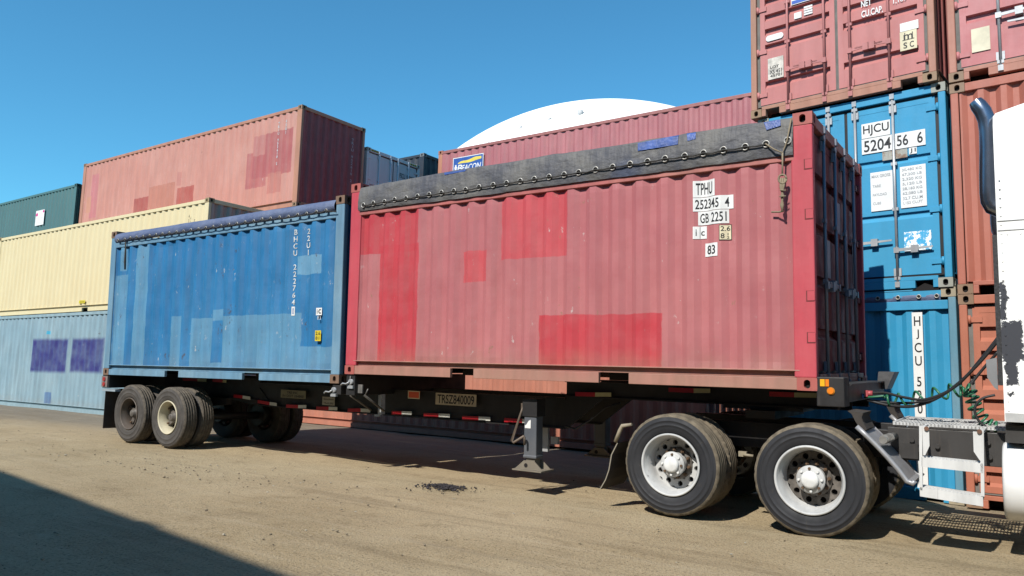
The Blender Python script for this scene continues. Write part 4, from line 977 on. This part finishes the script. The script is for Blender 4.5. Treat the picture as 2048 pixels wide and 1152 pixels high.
for q in (((467, 789), (485, 791), (500, 793.5)), ((515, 800), (539, 804), (553, 806)), ((572, 809), (596, 810), (612, 810)), ((632, 813), (657, 813.5), (674, 814)), ((695, 817), (721, 817), (740, 818)), ((783, 822), (803, 822.5), (823, 823)), ((847, 826), (877, 827), (899, 828)), ((924, 832), (957, 833), (980, 834)), ((1008, 836), (1044, 838), (1051, 838))): tape(*q, .050, 0, TAPEW)
for q in (((1150, 784), (1190, 785), (1222, 785)), ((1337, 775), (1387, 777), (1420, 777)), ((1538, 783), (1588, 785), (1640, 786)), ((365, 756), (395, 757), (412, 758)), ((425, 758), (445, 759), (452, 760))): tape(*q, .048, 0, TAPEY)
# front bolster with marker lamps
g = MB(CH); g.box(6.05, 6.285, .0, .22, -.135, .128); g.build('front_bolster_end', tr, .008)
g = MB(flat('worn dark grey', (.06, .06, .062), .5, .2, vary=.4)); g.box(6.09, 6.27, .22, 2.2, -.10, .055); g.box(6.08, 6.30, .22, 2.2, .055, .067); g.build('front_bolster_beam', tr)
g = MB(flat('worn grey plate', (.10, .10, .105), .5, .2, vary=.4)); g.hexa([(6.22, 2.05, -.02), (6.32, 2.05, -.02), (6.32, 2.42, -.02), (6.22, 2.42, -.02), (6.24, 2.05, .17), (6.40, 2.05, .17), (6.40, 2.42, .17), (6.24, 2.42, .17)]); g.build('front_bolster_end', tr)
AMB, AMB2 = flat('amber reflector', (.85, .42, .02), .3, vary=.1), flat('orange lens', (.80, .22, .02), .25, vary=.1)
g = MB(AMB, AMB2); g.box(6.083, 6.122, -.006, 0, .045, .108); g.m = 1; g.box(6.128, 6.158, -.006, 0, .045, .108); g.build('reflector', tr)
g = MB(AMB2, flat('lens ring', (.5, .2, .02), .4)); c = at(1662, 782, 0); g.cyl((c.x, 0, c.z), (c.x, -.018, c.z), .026, 20); g.m = 1; g.cyl((c.x, 0, c.z), (c.x, -.010, c.z), .034, 20); g.build('marker_lamp', tr)
# landing gear
LGM = steel('worn blue grey leg', (.105, .115, .135), (.16, .165, .175), .7, rust=.12, streak=.2, metal=.2); FOOTM = steel('muddy foot steel', (.20, .17, .13), rust=.2)
def landing(y):
    lx = 2.80; g = MB(CH); g.box(lx-.10, lx+.10, y-.09, y+.09, -.42, -.22); g.build('leg_head', tr)
    g = MB(LGM); g.box(lx-.085, lx+.085, y-.075, y+.075, -.90, -.38); g.box(lx-.092, lx+.092, y-.082, y+.082, -.905, -.865); lg = g.build('landing_leg', tr, .012)
    g = MB(WHITE); g.prism([(lx-.07, -.56), (lx+.01, -.56), (lx+.01, -.46), (lx-.02, -.475), (lx-.05, -.52), (lx-.07, -.53)], y-.079, y-.077); g.build('leg_sticker', lg)
    g = MB(FOOTM, DARK); g.box(lx-.06, lx+.06, y-.055, y+.055, -1.0, -.905)
    g.hexa([(lx-.20, y-.14, -1.045), (lx+.20, y-.14, -1.045), (lx+.20, y+.14, -1.045), (lx-.20, y+.14, -1.045), (lx-.20, y-.14, -1.03), (lx+.20, y-.14, -1.03), (lx+.20, y+.14, -1.03), (lx-.20, y+.14, -1.03)])
    for s in (-1, 1): g.prism([(lx-.19, -1.03), (lx+.19, -1.03), (lx+.07, -.93), (lx-.07, -.93)], y+s*.085-.006, y+s*.085+.006)
    g.m = 1; g.cyl((lx-.04, y-.0915, -.985), (lx-.04, y-.0925, -.985), .025, 14)
    g.build('foot', lg)
landing(.36); landing(2.08)
g = MB(flat('worn crank steel', (.16, .12, .09), .6, .3, vary=.4)); g.tube([at(1048, 808, .3), at(1042, 826, .27), at(1023, 882, .22), at(1027, 885, .22), at(1048, 872, .22), at(1049, 876, .22), at(1049, 890, .22)], .015, 8); g.box(at(1043, 808, .3).x, at(1053, 808, .3).x, .29, .33, at(1048, 820, .3).z, at(1048, 806, .3).z); g.build('crank_handle', tr)
g = MB(GALV); a = at(1088, 850, .9); g.box(a.x-.07, a.x+.07, .88, .92, a.z-.32, a.z); b = at(1110, 880, .9); g.box(b.x-.05, b.x+.05, .88, .93, b.z-.05, b.z+.04); g.build('support_plate', tr)
g = MB(BLACK); g.tube([at(1130, 852, .6), at(1150, 858, .6), at(1180, 840, .6), at(1210, 815, .65), at(1240, 805, .7)], .012, 7); g.build('air_line', tr)
# mud flap and wheels
FLAP = flat('dusty black rubber', (.050, .042, .036), .85, vary=.3, scale=3)
g = MB(FLAP); g.hexa([(-6.075, .01, -1.115), (-6.065, .01, -1.115), (-6.055, .64, -1.13), (-6.065, .64, -1.13), (-6.06, .01, -.42), (-6.05, .01, -.42), (-6.05, .64, -.42), (-6.06, .64, -.42)]); g.build('mud_flap', tr)
g = MB(FLAP); g.box(-6.06, -6.05, 1.80, 2.43, -1.16, -.42); g.build('mud_flap', tr)
for x, zc, rim in ((-5.25, -.812, RB), (-4.085, -.812, RC)):
    dz = -LEAN
    add_wheel(tr, TG, rim, (x, 0.0, zc)); add_wheel(tr, TG, RB, (x, .31, zc-.31*LEAN)); add_wheel(tr, TG, RB, (x, 2.44, zc-2.44*LEAN), True); add_wheel(tr, TG, RB, (x, 2.13, zc-2.13*LEAN), True)
    g = MB(CH); g.cyl((x, .2, zc), (x, 2.3, zc-2.3*LEAN), .065, 14); g.cyl((x, .50, zc-.01), (x, .68, zc-.02), .2, 20); g.cyl((x, 1.76, zc-.04), (x, 1.94, zc-.05), .2, 20); g.build('axle', tr)
for y in (.74, 1.66):
    g = MB(CH); g.prism([(-5.65, -.60), (-5.25, -.66), (-4.7, -.58), (-4.08, -.66), (-3.5, -.60), (-3.5, -.50), (-5.65, -.50)], y-.05, y+.05); g.build('suspension', tr)

# ---------------------------------------------------------------- tractor
tk = thing('tractor_truck', 'white tractor unit with peeling paint coupled to the container trailer', 'truck', MT.copy())
def cab_paint():
    m, t, p = nt('peeling white cab paint'); tc = nd(t, 'ShaderNodeTexCoord').outputs['Object']
    f, fc = noiset(t, tc, 11.0, 9, .78); f2, _ = noiset(t, tc, 5.0, 9, .78)
    jv = nd(t, 'ShaderNodeVectorMath', operation='SCALE'); t.links.new(fc, jv.inputs[0]); jv.inputs['Scale'].default_value = .16
    ja = nd(t, 'ShaderNodeVectorMath', operation='ADD'); t.links.new(tc, ja.inputs[0]); t.links.new(jv.outputs[0], ja.inputs[1])
    o = .08
    k = None
    for r, s in (((7.46+o, 7.63+o, .28+o, .62+o), .05), ((7.48+o, 7.585+o, .09+o, .34+o), .05), ((7.455+o, 7.53+o, .62+o, .95+o), .06), ((7.49+o, 7.545+o, -.0+o, .05+o), .03)):
        q = rect(t, ja.outputs[0], r, s); k = q if k is None else mathn(t, 'MAXIMUM', k, q)
    kk = ramp(t, mathn(t, 'ADD', mathn(t, 'MULTIPLY', k, .62), mathn(t, 'MULTIPLY', f2, .75)),   .775, .785)
    c = mix(t, kk, mix(t, ramp(t, f2, .35, .7), (.66, .65, .62), (.82, .82, .81)), (.045, .047, .055))
    t.links.new(c, p.inputs['Base Color']); p.inputs['Roughness'].default_value = .35
    b = nd(t, 'ShaderNodeBump'); b.inputs['Strength'].default_value = .4; b.inputs['Distance'].default_value = -.004; t.links.new(kk, b.inputs['Height']); t.links.new(b.outputs[0], p.inputs['Normal'])
    return m
CAB = cab_paint(); TWHITE = flat('white truck paint', (.78, .78, .77), .35, vary=.06)
g = MB(CAB)
sec = lambda x, top: [(x, .05, -.19), (x, .05, 1.40), (x, .07, top-.12), (x, .16, top-.02), (x, .40, top+.03), (x, 2.04, top+.03), (x, 2.28, top-.02), (x, 2.37, top-.12), (x, 2.39, 1.40), (x, 2.39, -.19)]
rows = [sec(7.47, 2.36), sec(7.49, 2.385), sec(7.70, 2.44), sec(8.6, 2.62), sec(9.3, 2.50)]
g.grid(rows, True); n = len(rows[0]); g.face(range(n-1, -1, -1)); e = len(g.v)-n; g.face(range(e, e+n))
g.box(9.3, 10.2, .08, 2.36, -.19, 1.05)
g.hexa([(9.3, .10, 1.05), (10.2, .16, 1.05), (10.2, 2.28, 1.05), (9.3, 2.34, 1.05), (9.3, .16, 2.2), (9.8, .26, 2.2), (9.8, 2.18, 2.2), (9.3, 2.28, 2.2)])
g.hexa([(10.2, .3, -.3), (12.0, .5, -.3), (12.0, 1.94, -.3), (10.2, 2.14, -.3), (10.2, .35, .95), (11.9, .6, .6), (11.9, 1.84, .6), (10.2, 2.1, .95)])
for k in range(26): g.cyl((7.50, .052, -.10+.075*k), (7.50, .045, -.10+.075*k), .007, 8)
for k in range(14): g.cyl((7.54+.09*k, .052, 1.32), (7.54+.09*k, .045, 1.32), .007, 8)
cab = g.build('cab', tk)
g = MB(flat('cab glass', (.02, .025, .03), .08)); g.hexa([(10.19, .25, 1.1), (10.23, .25, 1.1), (10.23, 2.19, 1.1), (10.19, 2.19, 1.1), (9.83, .32, 2.1), (9.87, .32, 2.1), (9.87, 2.12, 2.1), (9.83, 2.12, 2.1)]); g.build('windscreen', cab)
g = MB(flat('cab side glass', (.02, .025, .03), .08)); g.box(9.45, 9.95, .09, .12, 1.15, 1.9); g.build('side_window', cab)
g = MB(flat('grey seam', (.45, .45, .45), .6)); z1, z2 = at(2000, 441, .045).z, at(2000, 460, .045).z; g.box(7.475, 9.29, .044, .05, z1-.006, z1); g.box(7.475, 9.29, .044, .05, z2-.006, z2); g.build('trim_line', cab)
g = MB(flat('shadow grey skirt', (.50, .50, .49), .5)); g.box(7.475, 9.3, .046, .06, -.19, -.12); g.build('skirt', cab)
g = MB(flat('black perforated trim', (.03, .03, .032), .6, vary=.6, scale=60)); g.box(7.435, 7.469, .055, .30, at(1985, 770, .06).z, at(1985, 470, .06).z); g.build('rear_trim', cab)
g = MB(flat('grey rubber pad', (.22, .22, .225), .6)); a = at(1983, 745, .03); g.prism([(a.x-.035, a.z+.10), (a.x+.04, a.z+.12), (a.x+.04, a.z-.14), (a.x+.015, a.z-.12), (a.x-.03, a.z-.04)], .02, .06); g.build('corner_bracket', cab)
# exhaust stack
CHR = flat('weathered chrome', (.30, .33, .39), .22, .92, vary=.12)
def exhaust():
    Y = .40; P = [at(1951, 203, Y), at(1957, 211, Y), at(1966, 223, Y), at(1973, 240, Y), at(1976, 262, Y), at(1977, 300, Y), at(1977, 350, Y), at(1978, 385, Y), at(1980, 402, Y), at(1986, 414, Y), at(2000, 420, Y), at(2020, 422, Y)]
    g = MB(CHR, DARK); g.tube(P, [.055, .066, .068, .068, .068, .068, .070, .072, .072, .070, .068, .068], 22, cap=False)
    g.tube([P[0], P[0]+(P[1]-P[0])*.9], .05, 18); g.build('exhaust_stack', tk)
    g = MB(CHR); yy = 2.1; g.tube([Vector((p.x, yy, p.z)) for p in P], .068, 16, cap=False); g.build('exhaust_stack', tk)
exhaust()
# frame rails, deck, steps
FR = steel('dirty grey frame', (.034, .032, .031), (.052, .048, .045), .6, rust=.12, streak=.2)
for y in (.48, 1.80):
    g = MB(FR); g.box(6.55, 11.6, y, y+.09, -.60, -.315); g.build('frame_rail', tk, .006)
for y in (.70, 1.62):
    g = MB(CH); g.box(4.3, 6.55, y, y+.09, -.62, -.36); g.build('frame_rail', tk, .006)  # rear rails coloured black for the shade under the container
for x, z in ((6.75, -.42), (6.80, -.50), (6.86, -.40), (6.95, -.46), (6.72, -.53), (7.33, -.40), (7.34, -.52)):
    g = MB(FR); g.cyl((x, .45, z), (x, .49, z), .020, 8); g.build('frame_bolt', tk)
g = MB(FR); g.box(6.66, 6.80, .43, .50, -.58, -.45); g.build('frame_bracket', tk)
ALU = flat('white deck plate', (.52, .52, .51), .5, vary=.35, scale=10)
g = MB(ALU)
for k in range(30): x = 6.62+.028*k; g.box(x, x+.012, .46, 1.42, -.290, -.268)
for y in (.46, .62, .78, .94, 1.10, 1.26, 1.39): g.box(6.62, 7.46, y, y+.03, -.292, -.266)
g.box(6.60, 6.625, .46, 1.42, -.292, -.262); g.build('deck_grating', tk)
STEP = steel('white step paint', (.60, .60, .585), (.68, .68, .67), .6, rust=.16, streak=.35, vary=.2, chips=.6); 
g = MB(STEP)
for x0, x1, poly in ((6.862, 6.885, [(6.885, -.26), (6.935, -.26), (6.935, -.42), (6.90, -.50), (6.885, -.50)]), (7.300, 7.325, [(7.25, -.28), (7.30, -.28), (7.30, -.52), (7.285, -.50), (7.25, -.44)])):
    g = MB(STEP); g.prism(poly, .022, .03); g.box(x0, x1, .05, .46, -.292, -.272); g.hexa([(x0-.012, .02, -.79), (x1-.012, .02, -.79), (x1-.012, .05, -.79), (x0-.012, .05, -.79), (x0, .02, -.26), (x1, .02, -.26), (x1, .05, -.26), (x0, .05, -.26)])
    g.build('step_frame', tk)
def step(x0, x1, z0, sl):
    g = MB(STEP, DARK)
    g.hexa([(x0, .02, z0-.075), (x1, .02, z0-.075+sl), (x1, .045, z0-.075+sl), (x0, .045, z0-.075), (x0, .02, z0), (x1, .02, z0+sl), (x1, .045, z0+sl), (x0, .045, z0)])
    n = 16
    for k in range(n): a = x0+(x1-x0)*(k+.15)/n; b = x0+(x1-x0)*(k+.75)/n; g.prism([(a, z0+sl*k/n), (b, z0+sl*k/n), ((a+b)/2, z0+sl*k/n+.016)], .024, .034)
    for y in (.07, .11, .15, .19): g.hexa([(x0, y, z0-.03), (x1, y, z0-.03+sl), (x1, y+.018, z0-.03+sl), (x0, y+.018, z0-.03), (x0, y, z0), (x1, y, z0+sl), (x1, y+.018, z0+sl), (x0, y+.018, z0)])
    for x in (x0, (x0+x1)/2, x1-.02): g.box(x, x+.02, .045, .21, z0-.04+sl*.5, z0-.012+sl*.5)
    g.build('step', tk)
step(6.872, 7.312, -.520, -.012); step(6.852, 7.302, -.765, -.03)
g = MB(flat('rusty bolt', (.16, .08, .05), .7)); 
for q in ((1853, 857), (1959, 863)): a = at(*q, .015); g.cyl((a.x, .022, a.z), (a.x, .006, a.z), .018, 10)
g.build('step_bolt', tk)
# fuel tank
TANK = flat('white tank paint', (.80, .80, .79), .3, vary=.05); g = MB(TANK, flat('tank strap', (.5, .5, .5), .4, .5))
g.smooth = True; r = .318; cy_, cz_ = .33, -.685; rows = []
for x, q in ((7.437, .0), (7.437, .88), (7.445, .95), (7.462, .985), (7.49, 1.0), (8.6, 1.0), (9.0, 1.0), (9.03, .98), (9.04, .0)):
    rows.append([(x, cy_+r*q*math.cos(2*PI*k/48), cz_+r*q*math.sin(2*PI*k/48)) for k in range(48)])
g.grid(rows, True); g.m = 1
g.build('fuel_tank', tk)
g = MB(FR); g.box(7.47, 9.1, .12, .55, -.36, -.22); g.build('tank_bracket', tk)
# fifth wheel
g = MB(FR); g.hexa([(4.9, .85, -.24), (5.75, .75, -.24), (5.75, 1.7, -.24), (4.9, 1.6, -.24), (4.9, .85, -.205), (5.75, .75, -.205), (5.75, 1.7, -.205), (4.9, 1.6, -.205)]); g.box(5.2, 5.5, .65, 1.8, -.32, -.24); g.build('fifth_wheel', tk)
# quarter fender with rubber top flap
ALF = flat('dull aluminium fender', (.36, .36, .37), .45, .35, vary=.15, scale=5)
def fender(y0, y1):
    pth = [(6.375, -.300), (6.45, -.372), (6.53, -.452), (6.61, -.540), (6.69, -.635), (6.755, -.730), (6.80, -.745), (6.815, -.72)]
    g = MB(ALF); k = len(pth); th = .012
    up_ = [(x+.010, z+.012) for x, z in pth]
    g.grid([[(x, y0, z) for x, z in up_], [(x, y1, z) for x, z in up_]]); g.grid([[(x, y1, z) for x, z in pth], [(x, y0, z) for x, z in pth]])
    g.tube([(x+.004, y0, z+.006) for x, z in pth], .022, 10); g.tube([(x+.004, y1, z+.006) for x, z in pth], .016, 8)
    g.build('fender', tk)
    g = MB(FLAP); q = [(6.30, -.165), (6.335, -.19), (6.36, -.245), (6.40, -.315), (6.44, -.33), (6.455, -.315), (6.425, -.255), (6.415, -.215), (6.43, -.175)]
    g.prism(q, y0+.03, y0+.42); g.build('fender_flap', tk)
fender(.0, .56); fender(1.84, 2.40)
g = MB(flat('greasy steel', (.30, .29, .27), .45, .5, vary=.3)); a = at(1766, 880, -.02); g.cyl((a.x, -.02, a.z), (a.x+.02, .50, a.z), .033, 14)
for k in range(5): g.cyl((a.x+.003*k, .04+.05*k, a.z), (a.x+.003*k, .065+.05*k, a.z), .040, 14)
g.build('fender_bracket', tk)
# rear flap of the tractor
def front_flap(y0, y1):
    P = [at(*q, 0) for q in ((1232, 886), (1220, 910), (1215, 940), (1208, 960), (1197, 979))]
    g = MB(FLAP, flat('sunlit flap edge', (.26, .23, .18), .9)); g.grid([[(p.x, y0, p.z) for p in P], [(p.x, y1, p.z) for p in P]]); g.grid([[(p.x+.012, y1, p.z) for p in P], [(p.x+.012, y0, p.z) for p in P]]); g.m = 1; g.grid([[(p.x+.012, y0, p.z) for p in P], [(p.x, y0, p.z) for p in P]]); g.build('mud_flap', tk)  # near edge coloured pale for the sun catching it
    g = MB(flat('dusty bracket', (.30, .25, .18), .7)); g.tube([Vector((p.x, y0+.0, p.z)) for p in (at(1262, 849, 0), at(1243, 852, 0), at(1238, 862, 0), at(1229, 884, 0))], [.016, .022, .022, .020], 10); g.build('flap_bracket', tk)
front_flap(.02, .58); front_flap(1.86, 2.42)
for x, zc, rim in ((4.645, -.782, RW), (5.97, -.798, RWD)):
    add_wheel(tk, TT, rim, (x, .0, zc)); add_wheel(tk, TTI, RW, (x, .33, zc-.33*LEAN)); add_wheel(tk, TTI, RW, (x, 2.44, zc-2.44*LEAN), True); add_wheel(tk, TTI, RW, (x, 2.11, zc-2.11*LEAN), True)
    g = MB(CH); g.cyl((x, .2, zc), (x, 2.3, zc-2.3*LEAN), .075, 14); g.cyl((x, .95, zc), (x, 1.4, zc-.03), .21, 20); g.build('axle', tk)
add_wheel(tk, TT, RW, (10.9, .08, -.80)); add_wheel(tk, TT, RW, (10.9, 2.36, -.86), True)
g = MB(flat('dusty valve', (.28, .24, .17), .8)); a = at(1488, 909, .4); g.box(a.x-.05, a.x+.03, .38, .42, a.z-.02, a.z+.03); g.tube([a+Vector((0, -.02, 0)), a+Vector((.10, -.02, -.005))], .014, 8); g.build('brake_valve', tk)
# air and electric lines between tractor and trailer
HG, HB = flat('green coiled hose', (.03, .17, .085), .4, vary=.15), flat('black hose', (.028, .028, .03), .5)
def hose(px, ys, r, mat, name='air_hose', sub=8):
    pts = [at(x, y, Y) for (x, y), Y in zip(px, ys)]; out = []
    P = [pts[0]]+pts+[pts[-1]]
    for i in range(1, len(P)-2):
        for k in range(sub):
            t = k/sub; a, b, c, d = P[i-1], P[i], P[i+1], P[i+2]
            out.append(.5*((2*b)+(c-a)*t+(2*a-5*b+4*c-d)*t*t+(3*b-a-3*c+d)*t**3))
    out.append(pts[-1]); g = MB(mat); g.tube(out, r, 9); return g.build(name, tk)
def coil(px, ys, R, r, turns, mat):
    pts = [at(x, y, Y) for (x, y), Y in zip(px, ys)]; out = []; N = int(turns*14); prev = None
    def ev(t):
        s = t*(len(pts)-1); i = min(int(s), len(pts)-2); f = s-i
        a, b, c, d = pts[max(i-1, 0)], pts[i], pts[i+1], pts[min(i+2, len(pts)-1)]
        return .5*((2*b)+(c-a)*f+(2*a-5*b+4*c-d)*f*f+(3*b-a-3*c+d)*f**3)
    for k in range(N+1):
        t = k/N; c = ev(t); d = (ev(min(1, t+.01))-ev(max(0, t-.01))).normalized(); a = Vector((0, 1, 0)); b = d.cross(a).normalized()
        w = 2*PI*turns*t; RR = R*min(1, t*8, (1-t)*8+.3); out.append(c+(a*math.cos(w)+b*math.sin(w))*RR)
    g = MB(mat); g.tube(out, r, 7); g.build('coiled_hose', tk)
hose([(1725, 795), (1745, 794), (1768, 792)], [.95, .9, .9], .011, HG)
coil([(1768, 795), (1800, 800), (1850, 793), (1895, 783), (1925, 778)], [.9, .9, .85, .8, .8], .062, .011, 5.3, HG)
coil([(1925, 778), (1938, 782), (1945, 800), (1955, 825), (1975, 848), (1995, 858)], [.8, .8, .8, .8, .8, .8], .055, .011, 9, HG)
hose([(1740, 787), (1770, 786), (1810, 795), (1850, 799), (1900, 780), (1945, 740), (1985, 695), (2010, 660)], [.95, .9, .8, .7, .6, .5, .45, .4], .013, HB)
hose([(1735, 800), (1780, 811), (1830, 812), (1880, 793), (1930, 755), (1975, 705), (2005, 670)], [.95, .9, .8, .7, .6, .5, .45], .014, HB)
hose([(1742, 801), (1800, 806), (1860, 800), (1915, 770), (1960, 720), (1998, 672)], [.95, .9, .75, .65, .55, .5], .012, HB)
hose([(1944, 765), (1960, 745), (1978, 724), (1995, 705)], [.5, .5, .48, .45], .012, HB); hose([(1942, 768), (1946, 763)], [.5, .5], .02, HB)
hose([(1990, 790), (1965, 797), (1950, 815), (1955, 838), (1975, 855), (1998, 858)], [.6, .6, .6, .6, .6, .6], .011, HB)
for q, m in (((1722, 793), flat('blue coupling', (.10, .22, .42), .5)), ((1739, 787), flat('red coupling', (.45, .08, .09), .5))):
    a = at(*q, .93); g = MB(m); g.cyl((a.x-.03, .93, a.z), (a.x+.03, .93, a.z), .028, 12); g.box(a.x-.04, a.x-.01, .90, .96, a.z-.03, a.z+.03); g.build('hose_coupling', tk)
